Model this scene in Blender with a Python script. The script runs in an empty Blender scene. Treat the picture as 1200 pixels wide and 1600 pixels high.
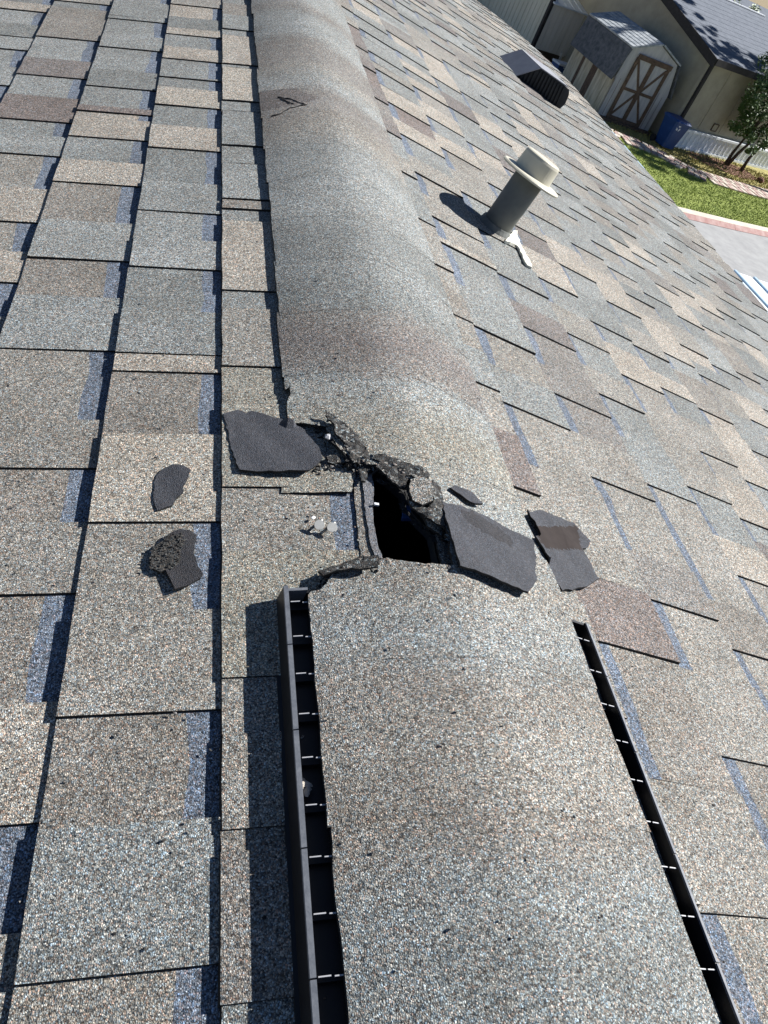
import bpy, math, random
import numpy as np
from mathutils import Vector, Matrix, geometry as mgeo

random.seed(7)
R = math.radians
sc = bpy.context.scene
HZ = 5.2                      # height of the ridge over the ground; shapes below are written with the ridge at z = 0

# ------------------------------------------------------------------ camera, sky, sun, exposure
def calib():
    vx, vy, f, a = 348.156, -502.645, 1285.628, 0.230
    Y = np.array([vx - 600, vy - 800, f]); Y /= np.linalg.norm(Y)
    u = np.array([0, -1, 0.]); u -= u @ Y * Y; u /= np.linalg.norm(u)
    r = np.cross(Y, u)
    Z = math.cos(a) * u + math.sin(a) * r
    return np.array([np.cross(Y, Z), Y, Z]), f
CM, FL = calib()              # rows: world axes seen by the camera (right, down, forward)
CAM = np.array([-0.34351, 0.0, 0.53336])
cd = bpy.data.cameras.new('camera'); cam = bpy.data.objects.new('camera', cd)
sc.collection.objects.link(cam); sc.camera = cam
cd.sensor_fit = 'VERTICAL'; cd.sensor_height = 32.0; cd.lens = FL / 1600 * 32.0
cd.clip_start = 0.02; cd.clip_end = 400
m3 = Matrix(((CM[0][0], -CM[0][1], -CM[0][2]), (CM[1][0], -CM[1][1], -CM[1][2]), (CM[2][0], -CM[2][1], -CM[2][2])))
cam.matrix_world = Matrix.Translation((CAM[0], CAM[1], CAM[2] + HZ)) @ m3.to_4x4()

SUN = Vector((1.0, 0.22, 1.0)).normalized()
w = bpy.data.worlds.new('World'); sc.world = w; w.use_nodes = True
nt = w.node_tree; bgn = nt.nodes['Background']
sky = nt.nodes.new('ShaderNodeTexSky'); sky.sky_type = 'NISHITA'; sky.sun_disc = False
sky.sun_elevation = math.asin(SUN.z); sky.sun_rotation = math.atan2(SUN.x, SUN.y)
sky.altitude = 1200; sky.air_density = 0.75; sky.dust_density = 0.1; sky.ozone_density = 2.5
nt.links.new(sky.outputs[0], bgn.inputs[0]); bgn.inputs[1].default_value = 0.05
sl = bpy.data.lights.new('sun', 'SUN'); so = bpy.data.objects.new('sun', sl); sc.collection.objects.link(so)
sl.energy = 5.0; sl.angle = R(0.5); sl.color = (1.0, 0.98, 0.95)
so.rotation_euler = SUN.to_track_quat('Z', 'Y').to_euler(); so.location = (6, 2, 14)
sc.view_settings.view_transform = 'Standard'; sc.view_settings.look = 'None'
sc.view_settings.exposure = 0.82; sc.view_settings.gamma = 1.0; sc.view_settings.use_curve_mapping = False

# ------------------------------------------------------------------ the two roof planes
TL, TR = 0.2893, 0.21105
def sag(y): return -0.0175 * max(0.0, y - 4.7) ** 2
def roofz(x, y, h=0.0):
    t = TL if x < 0 else TR
    return -t * abs(x) + h + sag(y) + 0.0012 * math.sin(3.1 * y + 2 * x) * (1 if abs(x) > .2 else 0)
def ray(px, py): return CM @ np.array([(px - 600) / FL, (py - 800) / FL, 1.0])
def hit(px, py, n, d0):
    r = ray(px, py); n = np.array(n, float); return CAM + (d0 - n @ CAM) / (n @ r) * r
def at_left(px, py, h=0): return hit(px, py, (-TL, 0, 1.), h)
def at_right(px, py, h=0): return hit(px, py, (TR, 0, 1.), h)
def on_roof(px, py, h=0):
    p = at_left(px, py, h)
    return p if p[0] < 0 else at_right(px, py, h)
def y_at(x, t, py):           # distance along the ridge at which the roof line x shows at photo row py
    a = (np.array([x, 0, -t * abs(x)]) - CAM) @ CM; b = np.array([0, 1, 0.]) @ CM; q = py - 800
    return (FL * a[1] - q * a[2]) / (q * b[2] - FL * b[1])
def proj(p):
    c = (np.array(p) - CAM) @ CM
    return (600 + FL * c[0] / c[2], 800 + FL * c[1] / c[2], c[2]) if c[2] > 0.02 else (-9999, -9999, -1)

# ------------------------------------------------------------------ materials
def new_mat(name):
    m = bpy.data.materials.new(name); m.use_nodes = True
    return m, m.node_tree, m.node_tree.nodes['Principled BSDF']
def N(nt, kind, **kw):
    n = nt.nodes.new(kind)
    for k, v in kw.items(): setattr(n, k, v)
    return n
def ramp(nt, pts, interp='LINEAR'):
    r = nt.nodes.new('ShaderNodeValToRGB'); r.color_ramp.interpolation = interp
    while len(r.color_ramp.elements) < len(pts): r.color_ramp.elements.new(.5)
    for e, (p, c) in zip(r.color_ramp.elements, pts):
        e.position = p; e.color = (*c, 1) if len(c) == 3 else c
    return r
def mixc(nt, a, b, fac, mode='MULTIPLY'):
    n = nt.nodes.new('ShaderNodeMix'); n.data_type = 'RGBA'; n.blend_type = mode
    for sock, v in ((n.inputs[0], fac), (n.inputs[6], a), (n.inputs[7], b)):
        if hasattr(v, 'links') or hasattr(v, 'is_linked'): nt.links.new(v, sock)
        elif isinstance(v, (int, float)): sock.default_value = v
        else: sock.default_value = (*v, 1)
    return n.outputs[2]

def granule_mat(name, amount=1.0, use_attr=True, base=(.3, .3, .3), rough=.95):
    m, nt, b = new_mat(name)
    geo = N(nt, 'ShaderNodeNewGeometry')
    warp = N(nt, 'ShaderNodeTexNoise'); warp.inputs['Scale'].default_value = 420; warp.inputs['Detail'].default_value = 1
    nt.links.new(geo.outputs['Position'], warp.inputs['Vector'])
    vm = N(nt, 'ShaderNodeVectorMath', operation='MULTIPLY_ADD'); vm.inputs[1].default_value = (.0014,) * 3
    nt.links.new(warp.outputs['Color'], vm.inputs[0]); nt.links.new(geo.outputs['Position'], vm.inputs[2])
    v = N(nt, 'ShaderNodeTexVoronoi'); v.inputs['Scale'].default_value = 860
    nt.links.new(vm.outputs[0], v.inputs['Vector'])
    sep = N(nt, 'ShaderNodeSeparateColor'); nt.links.new(v.outputs['Color'], sep.inputs[0])
    a = amount
    def g(x): return tuple(1 + (c - 1) * a for c in x)
    br = ramp(nt, [(0, g((.20, .20, .21))), (.16, g((.50, .50, .51))), (.45, g((.88, .88, .88))), (.72, g((1.28, 1.28, 1.28))), (.92, g((1.85, 1.86, 1.87))), (1, g((2.5, 2.52, 2.54)))])
    hue = ramp(nt, [(0, g((1.25, .88, .74))), (.10, g((1.12, .97, .86))), (.36, g((1.05, 1.01, .92))), (.58, (1, 1.01, 1.01)), (.8, g((.90, 1.02, 1.08))), (1, g((.80, 1.0, 1.20)))])
    nt.links.new(sep.outputs[0], br.inputs[0]); nt.links.new(sep.outputs[1], hue.inputs[0])
    # clumps of granules, so that the grain still reads from farther off
    v2 = N(nt, 'ShaderNodeTexNoise'); v2.inputs['Scale'].default_value = 230; v2.inputs['Detail'].default_value = 3; v2.inputs['Roughness'].default_value = .8
    nt.links.new(geo.outputs['Position'], v2.inputs['Vector'])
    cl = ramp(nt, [(.33, g((.68, .68, .69))), (.5, (1, 1, 1)), (.67, g((1.32, 1.32, 1.32)))]); nt.links.new(v2.outputs['Fac'], cl.inputs[0])
    v3 = N(nt, 'ShaderNodeTexNoise'); v3.inputs['Scale'].default_value = 9; v3.inputs['Detail'].default_value = 5; v3.inputs['Roughness'].default_value = .7
    nt.links.new(geo.outputs['Position'], v3.inputs['Vector'])
    cl3 = ramp(nt, [(.3, (.84, .83, .82)), (.5, (1, 1, 1)), (.7, (1.13, 1.13, 1.14))]); nt.links.new(v3.outputs['Fac'], cl3.inputs[0])
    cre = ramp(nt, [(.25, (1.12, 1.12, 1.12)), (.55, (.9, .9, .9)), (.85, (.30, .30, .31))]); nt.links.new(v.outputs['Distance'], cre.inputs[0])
    if use_attr:
        at = N(nt, 'ShaderNodeAttribute', attribute_name='tone'); src = at.outputs['Color']
    else: src = base
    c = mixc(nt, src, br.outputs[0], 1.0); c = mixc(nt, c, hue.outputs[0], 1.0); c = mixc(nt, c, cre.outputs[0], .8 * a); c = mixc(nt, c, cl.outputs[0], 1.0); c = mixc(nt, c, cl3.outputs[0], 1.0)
    nt.links.new(c, b.inputs['Base Color']); b.inputs['Roughness'].default_value = rough
    b.inputs['Specular IOR Level'].default_value = .25
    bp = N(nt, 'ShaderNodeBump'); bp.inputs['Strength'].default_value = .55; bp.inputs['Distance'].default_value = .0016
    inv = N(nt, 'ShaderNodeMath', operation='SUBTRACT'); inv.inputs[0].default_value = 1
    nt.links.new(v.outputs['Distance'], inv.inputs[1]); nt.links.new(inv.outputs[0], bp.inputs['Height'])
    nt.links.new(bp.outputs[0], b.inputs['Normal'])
    return m

def noisy_mat(name, c1, c2, scale=8, rough=.7, metal=0, bump=.2, bscale=60, detail=5, spec=.4, bdist=.01, stretch=None):
    m, nt, b = new_mat(name)
    geo = N(nt, 'ShaderNodeNewGeometry'); vec = geo.outputs['Position']
    if stretch:
        mp = N(nt, 'ShaderNodeMapping'); mp.inputs['Scale'].default_value = stretch; nt.links.new(vec, mp.inputs[0]); vec = mp.outputs[0]
    n = N(nt, 'ShaderNodeTexNoise'); n.inputs['Scale'].default_value = scale; n.inputs['Detail'].default_value = detail; n.inputs['Roughness'].default_value = .65
    nt.links.new(vec, n.inputs['Vector'])
    r = ramp(nt, [(.32, c1), (.68, c2)]); nt.links.new(n.outputs['Fac'], r.inputs[0]); nt.links.new(r.outputs[0], b.inputs['Base Color'])
    b.inputs['Roughness'].default_value = rough; b.inputs['Metallic'].default_value = metal; b.inputs['Specular IOR Level'].default_value = spec
    if bump:
        n2 = N(nt, 'ShaderNodeTexNoise'); n2.inputs['Scale'].default_value = bscale; n2.inputs['Detail'].default_value = 4
        nt.links.new(vec, n2.inputs['Vector'])
        bp = N(nt, 'ShaderNodeBump'); bp.inputs['Strength'].default_value = bump; bp.inputs['Distance'].default_value = bdist
        nt.links.new(n2.outputs['Fac'], bp.inputs['Height']); nt.links.new(bp.outputs[0], b.inputs['Normal'])
    return m

M = {}
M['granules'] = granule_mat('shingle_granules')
M['tar'] = granule_mat('torn_asphalt', .9, False, (.060, .058, .055), .8)
M['edge'] = noisy_mat('asphalt_edge', (.008, .008, .009), (.022, .021, .02), 300, .85, bump=.3, bscale=600, bdist=.001)
M['backing'] = granule_mat('shingle_backing', .42, False, (.062, .064, .073), .75)
M['backing2'] = granule_mat('shingle_backing_worn', .42, False, (.045, .044, .048), .8)
M['sealant_strip'] = noisy_mat('sealant_strip', (.026, .019, .017), (.036, .027, .024), 90, .95, bump=.1, bscale=300, bdist=.001)
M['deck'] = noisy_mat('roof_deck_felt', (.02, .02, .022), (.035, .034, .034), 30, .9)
M['felt'] = granule_mat('grey_underlayment', .6, False, (.20, .20, .21), .85)
M['plastic'] = noisy_mat('black_plastic', (.008, .008, .010), (.014, .014, .016), 60, .45, bump=.1, bscale=400, bdist=.0005, spec=.4)
M['plastic_lit'] = noisy_mat('sunlit_black_plastic', (.12, .13, .15), (.20, .21, .23), 120, .5, bump=.25, bscale=500, bdist=.0006)  # black plastic lightened, sunlight on the flanges put into the colour
M['rib'] = noisy_mat('sunlit_rib_plastic', (.38, .38, .39), (.48, .48, .49), 200, .5, bump=0)  # pale colour stands for sun on the rib tops
M['pvc'] = noisy_mat('cream_pvc', (.46, .43, .34), (.56, .53, .43), 14, .5, bump=.05)
M['pipe'] = noisy_mat('grey_painted_pipe', (.12, .125, .115), (.17, .175, .16), 18, .6, bump=.05)
M['caulk'] = noisy_mat('white_caulk', (.62, .60, .50), (.78, .76, .66), 60, .6, bump=.4, bscale=160, bdist=.002)
M['zinc'] = noisy_mat('galvanised_steel', (.55, .54, .50), (.7, .69, .64), 300, .6, metal=0, bump=0)
M['vent_top'] = noisy_mat('dark_grey_metal', (.26, .26, .28), (.33, .33, .35), 20, .5, bump=.05)
M['vent_dark'] = noisy_mat('shaded_vent_black', (.010, .012, .014), (.022, .024, .028), 30, .5, bump=0)  # black stands for shade on the vent's near side; reused for far windows
M['gutter'] = noisy_mat('pale_blue_metal', (.30, .44, .58), (.48, .60, .72), 20, .4, bump=0)
M['awning'] = noisy_mat('white_aluminium', (.80, .88, .90), (.88, .93, .94), 6, .45, bump=0)
M['blue'] = noisy_mat('blue_plastic_bit', (.03, .07, .2), (.05, .12, .3), 60, .4, bump=0)
M['white'] = noisy_mat('white_paint', (.66, .68, .70), (.80, .81, .82), 4, .55, bump=0)
M['skirt'] = noisy_mat('white_vinyl', (.74, .78, .84), (.84, .87, .90), 2.5, .5, bump=0)
M['siding'] = noisy_mat('tan_siding', (.52, .50, .40), (.64, .62, .51), 3, .75, bump=.15, bscale=40, stretch=(1, 1, .15))
M['siding_light'] = noisy_mat('pale_siding', (.60, .56, .48), (.74, .70, .62), 3, .75, bump=.15, bscale=40, stretch=(1, 1, .12))
M['trim'] = noisy_mat('dark_brown_trim', (.012, .011, .012), (.03, .026, .026), 8, .7, bump=0)
M['beige'] = noisy_mat('beige_wall', (.31, .285, .225), (.40, .37, .29), 2.5, .85, bump=.15, bscale=30)
M['brownboard'] = noisy_mat('brown_board', (.045, .03, .018), (.09, .06, .035), 6, .8)
M['rust'] = noisy_mat('weathered_red_brown_wood', (.10, .045, .03), (.25, .15, .10), 7, .8)
M['greyroof'] = noisy_mat('grey_roof_shingles', (.10, .115, .14), (.15, .165, .195), 5, .9, bump=.5, bscale=25, bdist=.02)
M['paleroof'] = noisy_mat('pale_metal_roof', (.62, .66, .68), (.78, .80, .80), 3, .5, bump=0)
M['shedwall'] = noisy_mat('weathered_shed_boards', (.30, .26, .18), (.62, .56, .43), 5, .85, bump=.2, bscale=30, stretch=(1.6, 1.6, .25))  # weathered streaks; lightened and warmed in place of light on that side
M['shedfront'] = noisy_mat('shaded_shed_front', (.34, .34, .36), (.52, .51, .50), 4, .85, bump=.2, bscale=30, stretch=(2, 2, .3))  # greyer and cooler than the side boards, shade put into the colour
M['shedbrown'] = noisy_mat('brown_shed_trim', (.07, .045, .03), (.15, .10, .07), 9, .8)
M['shedroof'] = noisy_mat('shed_roof_shaded', (.05, .06, .07), (.14, .145, .16), 7, .85, bump=.2, bscale=30)  # darker copy for the lower slopes, shade put into the colour
M['shedroof_top'] = noisy_mat('shed_roof_weathered', (.16, .19, .22), (.50, .52, .53), 5, .85, bump=.2, bscale=30)
M['bin'] = noisy_mat('blue_bin', (.012, .045, .17), (.018, .065, .23), 5, .4, bump=0)
M['grass'] = noisy_mat('lawn', (.14, .19, .03), (.30, .35, .08), 1.6, .95, bump=.8, bscale=40, bdist=.04, detail=9)
M['blade'] = noisy_mat('grass_blades', (.16, .22, .035), (.36, .40, .11), 3, .8, bump=0, detail=8)
M['dirt'] = noisy_mat('dry_ground', (.16, .12, .07), (.32, .26, .15), 3, .95, bump=.5, bscale=30, bdist=.03, detail=8)
M['yellow'] = noisy_mat('dry_yellow_grass', (.20, .18, .05), (.42, .36, .14), 4, .95, bump=.6, bscale=40, bdist=.03, detail=8)
M['mulch'] = noisy_mat('red_mulch', (.10, .045, .03), (.22, .11, .075), 10, .95, bump=.8, bscale=50, bdist=.03)
M['pav_pink'] = noisy_mat('pink_paver', (.34, .23, .20), (.46, .33, .29), 8, .85, bump=.1)
M['pav_cream'] = noisy_mat('cream_paver', (.46, .40, .33), (.58, .52, .44), 8, .85, bump=.1)
M['road'] = noisy_mat('pale_concrete_road', (.25, .25, .25), (.35, .35, .345), 2.2, .9, bump=.2, bscale=60, detail=10)
M['kerb'] = noisy_mat('cream_kerb', (.50, .45, .36), (.62, .57, .48), 3, .9, bump=.1)
M['redpaint'] = noisy_mat('faded_red_kerb_paint', (.34, .17, .15), (.48, .34, .31), 5, .85, bump=.1, detail=9)
M['bark'] = noisy_mat('dark_bark', (.03, .022, .015), (.09, .065, .045), 12, .9, bump=.6, bscale=60, bdist=.02)
def leaf_mat(name, a, b_):
    m = noisy_mat(name, a, b_, 2.2, .55, bump=0, detail=6); return m
M['leaf'] = leaf_mat('leaves', (.035, .075, .014), (.13, .20, .05))
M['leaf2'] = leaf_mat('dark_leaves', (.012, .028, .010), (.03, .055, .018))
M['tan_wall'] = M['siding']

# ------------------------------------------------------------------ mesh helpers
WORLD = {}
class MB:
    def __init__(s): s.v = []; s.f = []; s.c = []; s.mi = []
    def vert(s, x, y, z): s.v.append((x, y, z)); return len(s.v) - 1
    def face(s, idx, col=(.3, .3, .3), mi=0): s.f.append(tuple(idx)); s.c.append(col); s.mi.append(mi)
    def quad(s, a, b, c, d, col=(.3, .3, .3), mi=0):
        i = len(s.v); s.v += [tuple(a), tuple(b), tuple(c), tuple(d)]; s.face((i, i + 1, i + 2, i + 3), col, mi)
    def hexa(s, p, col=(.3, .3, .3), mi=0):      # p: 4 bottom corners then 4 top corners, counter-clockwise
        i = len(s.v); s.v += [tuple(q) for q in p]
        for q in ((3, 2, 1, 0), (4, 5, 6, 7), (0, 1, 5, 4), (1, 2, 6, 5), (2, 3, 7, 6), (3, 0, 4, 7)): s.face([i + k for k in q], col, mi)
    def box(s, o, ax, ay, az, **kw):             # corner + three edge vectors
        o, ax, ay, az = map(np.array, (o, ax, ay, az))
        s.hexa([o, o + ax, o + ax + ay, o + ay, o + az, o + ax + az, o + ax + ay + az, o + ay + az], **kw)
    def rings(s, rings, cap=True, col=(.3, .3, .3), mi=0):
        n = len(rings[0]); ids = []
        for r_ in rings: ids.append([s.vert(*p) for p in r_])
        for a, b in zip(ids, ids[1:]):
            for k in range(n): s.face((a[k], a[(k + 1) % n], b[(k + 1) % n], b[k]), col, mi)
        if cap: s.face(ids[0][::-1], col, mi); s.face(ids[-1], col, mi)
    def tube(s, pts, rad, n=8, **kw):
        pts = [Vector(p) for p in pts]; rr = []
        for i, p in enumerate(pts):
            d = (pts[min(i + 1, len(pts) - 1)] - pts[max(i - 1, 0)]).normalized()
            u = d.orthogonal().normalized() if i == 0 else (u - d * u.dot(d)).normalized()
            v_ = d.cross(u); r_ = rad[i] if isinstance(rad, (list, tuple)) else rad
            rr.append([p + (u * math.cos(k * 2 * math.pi / n) + v_ * math.sin(k * 2 * math.pi / n)) * r_ for k in range(n)])
        s.rings(rr, **kw)
    def build(s, name, mats, parent=None, smooth=False, label=None, cat=None, group=None, kind=None):
        if not isinstance(mats, (list, tuple)): mats = [mats]
        V = np.array(s.v, float); V[:, 2] += HZ
        org = np.array([(V[:, 0].min() + V[:, 0].max()) / 2, (V[:, 1].min() + V[:, 1].max()) / 2, V[:, 2].min()])
        me = bpy.data.meshes.new(name); me.from_pydata((V - org).tolist(), [], s.f)
        for m_ in mats: me.materials.append(m_)
        me.polygons.foreach_set('material_index', s.mi)
        if smooth: me.polygons.foreach_set('use_smooth', [True] * len(s.f))
        ca = me.color_attributes.new('tone', 'FLOAT_COLOR', 'CORNER')
        cols = []
        for f_, c_ in zip(s.f, s.c): cols += [c_[0], c_[1], c_[2], 1.0] * len(f_)
        ca.data.foreach_set('color', cols); me.update()
        o = bpy.data.objects.new(name, me); sc.collection.objects.link(o)
        put(o, org, parent); tag(o, label, cat, group, kind); return o
def put(o, org, parent):
    if parent is not None:
        o.parent = parent; o.location = Vector(org) - WORLD[parent.name]
    else: o.location = Vector(org)
    WORLD[o.name] = Vector(org)
def tag(o, label=None, cat=None, group=None, kind=None):
    if label: o['label'] = label
    if cat: o['category'] = cat
    if group: o['group'] = group
    if kind: o['kind'] = kind
def empty(name, loc, label=None, cat=None, group=None, parent=None):
    o = bpy.data.objects.new(name, None); sc.collection.objects.link(o); o.empty_display_size = .2
    put(o, np.array([loc[0], loc[1], loc[2] + HZ]), parent); tag(o, label, cat, group); return o

def in_poly(x, y, P):
    c = False; j = len(P) - 1
    for i in range(len(P)):
        xi, yi = P[i][0], P[i][1]; xj, yj = P[j][0], P[j][1]
        if (yi > y) != (yj > y) and x < (xj - xi) * (y - yi) / (yj - yi) + xi: c = not c
        j = i
    return c
def densify(P, step, jit=0.0):
    out = []
    for a, b in zip(P, P[1:] + P[:1]):
        a = np.array(a[:2]); b = np.array(b[:2]); n = max(1, int(np.linalg.norm(b - a) / step))
        d = b - a; nn = np.array([-d[1], d[0]]) / (np.linalg.norm(d) + 1e-9)
        for k in range(n):
            p = a + d * k / n + nn * random.uniform(-jit, jit); out.append((float(p[0]), float(p[1])))
    return out
def sheet(mb, outer, holes, zf, thick, colf, step=.01, mi_top=0, mi_side=1, top=None, seam=None):
    """a bent sheet with real thickness cut to a plan outline, holes allowed"""
    loops = [outer] + holes; pts = []; edges = []
    for L in loops:
        i0 = len(pts); pts += [Vector(p) for p in L]; edges += [(i0 + k, i0 + (k + 1) % len(L)) for k in range(len(L))]
    xs = [p[0] for p in outer]; ys = [p[1] for p in outer]
    x = min(xs) + step * .5
    while x < max(xs):
        y = min(ys) + step * .5
        while y < max(ys):
            if in_poly(x, y, outer) and not any(in_poly(x, y, h) for h in holes): pts.append(Vector((x + random.uniform(-.1, .1) * step, y + random.uniform(-.1, .1) * step)))
            y += step
        x += step
    vs, es, fs, _, _, _ = mgeo.delaunay_2d_cdt(pts, edges, [], 0, 1e-6)
    base = len(mb.v); nv = len(vs)
    for v_ in vs: mb.vert(v_.x, v_.y, zf(v_.x, v_.y))
    for v_ in vs: mb.vert(v_.x, v_.y, zf(v_.x, v_.y) - thick)
    cnt = {}
    keep = []
    for f_ in fs:
        cx = sum(vs[i].x for i in f_) / 3; cy = sum(vs[i].y for i in f_) / 3
        if not in_poly(cx, cy, outer) or any(in_poly(cx, cy, h) for h in holes): continue
        a, b, c = (vs[i] for i in f_[:3])
        if (b - a).cross(c - a) < 0: f_ = f_[::-1]
        keep.append(f_); c_ = colf(cx, cy)
        m_ = mi_top if top is None else top(cx, cy)
        mb.face([base + i for i in f_], c_, m_)
        mb.face([base + nv + i for i in f_[::-1]], c_, mi_side)
        for i in range(len(f_)): cnt[(f_[i], f_[(i + 1) % len(f_)])] = 1
    for (a, b) in cnt:
        if seam and (seam(vs[a].y) and seam(vs[b].y)): continue
        if (b, a) not in cnt: mb.face((base + a, base + nv + a, base + nv + b, base + b), (.2, .2, .2), mi_side)

# ------------------------------------------------------------------ the ground and what lies on it
G0 = -HZ
g = MB(); g.quad((-150, -150, G0 - .02), (150, -150, G0 - .02), (150, 250, G0 - .02), (-150, 250, G0 - .02))
g.build('ground', M['dirt'], kind='structure')
def flat(name, pts, z, mat, **kw):
    b = MB(); ids = [b.vert(x, y, G0 + z) for x, y in pts]; b.face(ids); return b.build(name, mat, **kw)
flat('added_bounce_slab', [(3.2, 20.5), (10.5, 20.5), (13.3, 26.5), (13.3, 34), (9, 40), (3.2, 40)], .012, M['road'], kind='structure')  # unseen pale slab, added to bounce light onto the shed and siding
edge_path = [(12.6, 27.1), (14.0, 26.3), (14.9, 26.35), (15.79, 26.1), (16.3, 25.65), (16.9, 25.45), (17.78, 25.6), (19.06, 25.9), (20.5, 26.35), (23, 27.2), (27, 28.6)]
kerb_pts = [(4, 18.6), (8, 19.4), (11, 20.05), (13.85, 20.78), (15.8, 21.3), (17.75, 21.88), (20, 22.6), (27, 25.0), (40, 30)]
lawn_poly = kerb_pts + [(40, 36), (27, 28.6)] + edge_path[::-1] + [(8, 29)]
flat('lawn', lawn_poly, .004, M['grass'], kind='structure')
flat('bed', edge_path + [(27, 34), (12.6, 34)], 0.0, M['yellow'], kind='structure')
flat('road', [(x, y - .12) for x, y in kerb_pts] + [(40, -30), (2.6, -30), (2.6, 18)], -.012, M['road'], kind='structure')
k = MB(); k2 = MB()
for (a, b) in zip(kerb_pts, kerb_pts[1:]):
    a = np.array(a); b = np.array(b); d = (b - a) / np.linalg.norm(b - a); n_ = np.array([d[1], -d[0]])
    def P(p, o, z): q = p + n_ * o; return (q[0], q[1], G0 + z)
    k.hexa([P(a, -.0, -.015), P(a, .33, -.015), P(b, .33, -.015), P(b, 0, -.015), P(a, 0, .11), P(a, .30, .105), P(b, .30, .105), P(b, 0, .11)])
    k2.hexa([P(a, .332, -.02), P(a, .43, -.02), P(b, .43, -.02), P(b, .332, -.02), P(a, .304, .104), P(a, .43, .0), P(b, .43, .0), P(b, .304, .104)])
kerb = k.build('kerb', M['kerb'], kind='structure')
k2.build('painted_kerb_face', M['redpaint'], kerb, label='faded red painted face of the kerb')
# brick edging laid along the lawn
path = empty('paver_edging', (16.5, 26, G0), 'pink and cream brick paver path curving between lawn and planting bed', 'paver path')
acc = []; s_tot = 0
for a, b in zip(edge_path, edge_path[1:]):
    L_ = math.hypot(b[0] - a[0], b[1] - a[1]); acc.append((s_tot, L_, a, b)); s_tot += L_
def along(s_):
    for s0, L_, a, b in acc:
        if s_ <= s0 + L_:
            t = (s_ - s0) / L_; d = np.array([b[0] - a[0], b[1] - a[1]]) / L_
            return np.array([a[0] + (b[0] - a[0]) * t, a[1] + (b[1] - a[1]) * t]), d
    return np.array(b), d
s_ = 1.2; row = 0
while s_ < min(s_tot - .2, 11.5):
    p, d = along(s_); n_ = np.array([d[1], -d[0]])
    for j in range(3):
        q = p + n_ * (j * .33 - .02) + d * (.06 if j % 2 else 0); c_ = .006 * random.random(); an = random.uniform(-.03, .03)
        dd = d * math.cos(an) + n_ * math.sin(an); nn = n_ * math.cos(an) - d * math.sin(an)
        b = MB(); o = np.array([q[0], q[1], G0 + .004])
        b.box(o, (*(dd * .19), 0), (*(-nn * .30), 0), (0, 0, .045 + c_)) ; b.build('paver', M['pav_pink'] if (row + j) % 2 else M['pav_cream'], path)
    s_ += .235; row += 1
flat('mulch_bed', [(17.2, 27.35), (18.3, 27.05), (19.6, 27.05), (20.9, 27.7), (20.6, 28.6), (19.3, 28.45), (17.8, 28.0)], .012, M['mulch'], kind='structure')
# grass blades
def scatter(name, n, fn, mat, hmin, hmax, wd, label, cat):
    b = MB()
    for _ in range(n):
        q = fn()
        if q is None: continue
        x, y = q; a = random.uniform(0, 6.28); h = random.uniform(hmin, hmax); ww = wd
        lx, ly = random.uniform(-.04, .04), random.uniform(-.04, .04)
        i = b.vert(x - ww * math.cos(a), y - ww * math.sin(a), G0); b.vert(x + ww * math.cos(a), y + ww * math.sin(a), G0); b.vert(x + lx, y + ly, G0 + h)
        b.face((i, i + 1, i + 2))
    return b.build(name, mat, label=label, cat=cat, kind='stuff')
def rl():
    x = random.uniform(11, 23); y = random.uniform(20, 28)
    return (x, y) if in_poly(x, y, lawn_poly) else None
scatter('grass', 52000, rl, M['blade'], .02, .06, .014, 'short green lawn grass between the kerb and the brick edging', 'grass')
def rb():
    x = random.uniform(14, 24); y = random.uniform(25, 29); return (x, y) if in_poly(x, y, edge_path + [(27, 34), (12.6, 34)]) else None
scatter('dry_grass', 9000, rb, M['yellow'], .03, .09, .02, 'dry yellow grass in the bed behind the brick edging', 'grass')

# ------------------------------------------------------------------ neighbouring home on the right: gable, corner trim, grey roof, white skirting
hd = np.array([.933, .36, 0]); hd /= np.linalg.norm(hd); nd = np.array([-hd[1], hd[0], 0]); UP = np.array([0, 0, 1.])
H0 = np.array([16.607, 27.638, G0]) - hd * .06
home2 = empty('beige_mobile_home', H0 + hd * 3.5 + nd * 4, 'beige home with white ribbed skirting, dark fascia and grey shingled roof behind the blue bin', 'house')
def T2(s_, d, z): return H0 + hd * s_ + nd * d + UP * z
LEN, HALF, EV = 7.25, 4.55, 2.92
b = MB(); b.hexa([T2(0, .12, 0), T2(LEN, .12, 0), T2(LEN, .25, 0), T2(0, .25, 0), T2(0, .12, EV), T2(LEN, .12, EV), T2(LEN, .25, EV), T2(0, .25, EV)])
b.build('front_wall', M['beige'], home2)
b = MB(); i = [b.vert(*T2(.12, q, z)) for q, z in ((.13, 0), (2 * HALF, 0), (2 * HALF, EV), (HALF, EV + .25 * HALF), (.13, EV + .03))]
j = [b.vert(*T2(.22, q, z)) for q, z in ((.13, 0), (2 * HALF, 0), (2 * HALF, EV), (HALF, EV + .25 * HALF), (.13, EV + .03))]
b.face(i[::-1]); b.face(j)
for k_ in range(5): b.face((i[k_], i[(k_ + 1) % 5], j[(k_ + 1) % 5], j[k_]))
b.build('gable_wall', M['beige'], home2)
b = MB(); b.box(T2(.02, .03, .0), hd * .13, nd * .14, UP * (EV - .05)); b.build('corner_trim', M['trim'], home2)
for s_ in np.arange(1.25, 6.9, 1.22):                                      # wall panel battens
    b = MB(); b.box(T2(s_, .10, .72), hd * .03, nd * .03, UP * (EV - .9)); b.build('wall_batten', M['beige'], home2)
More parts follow.
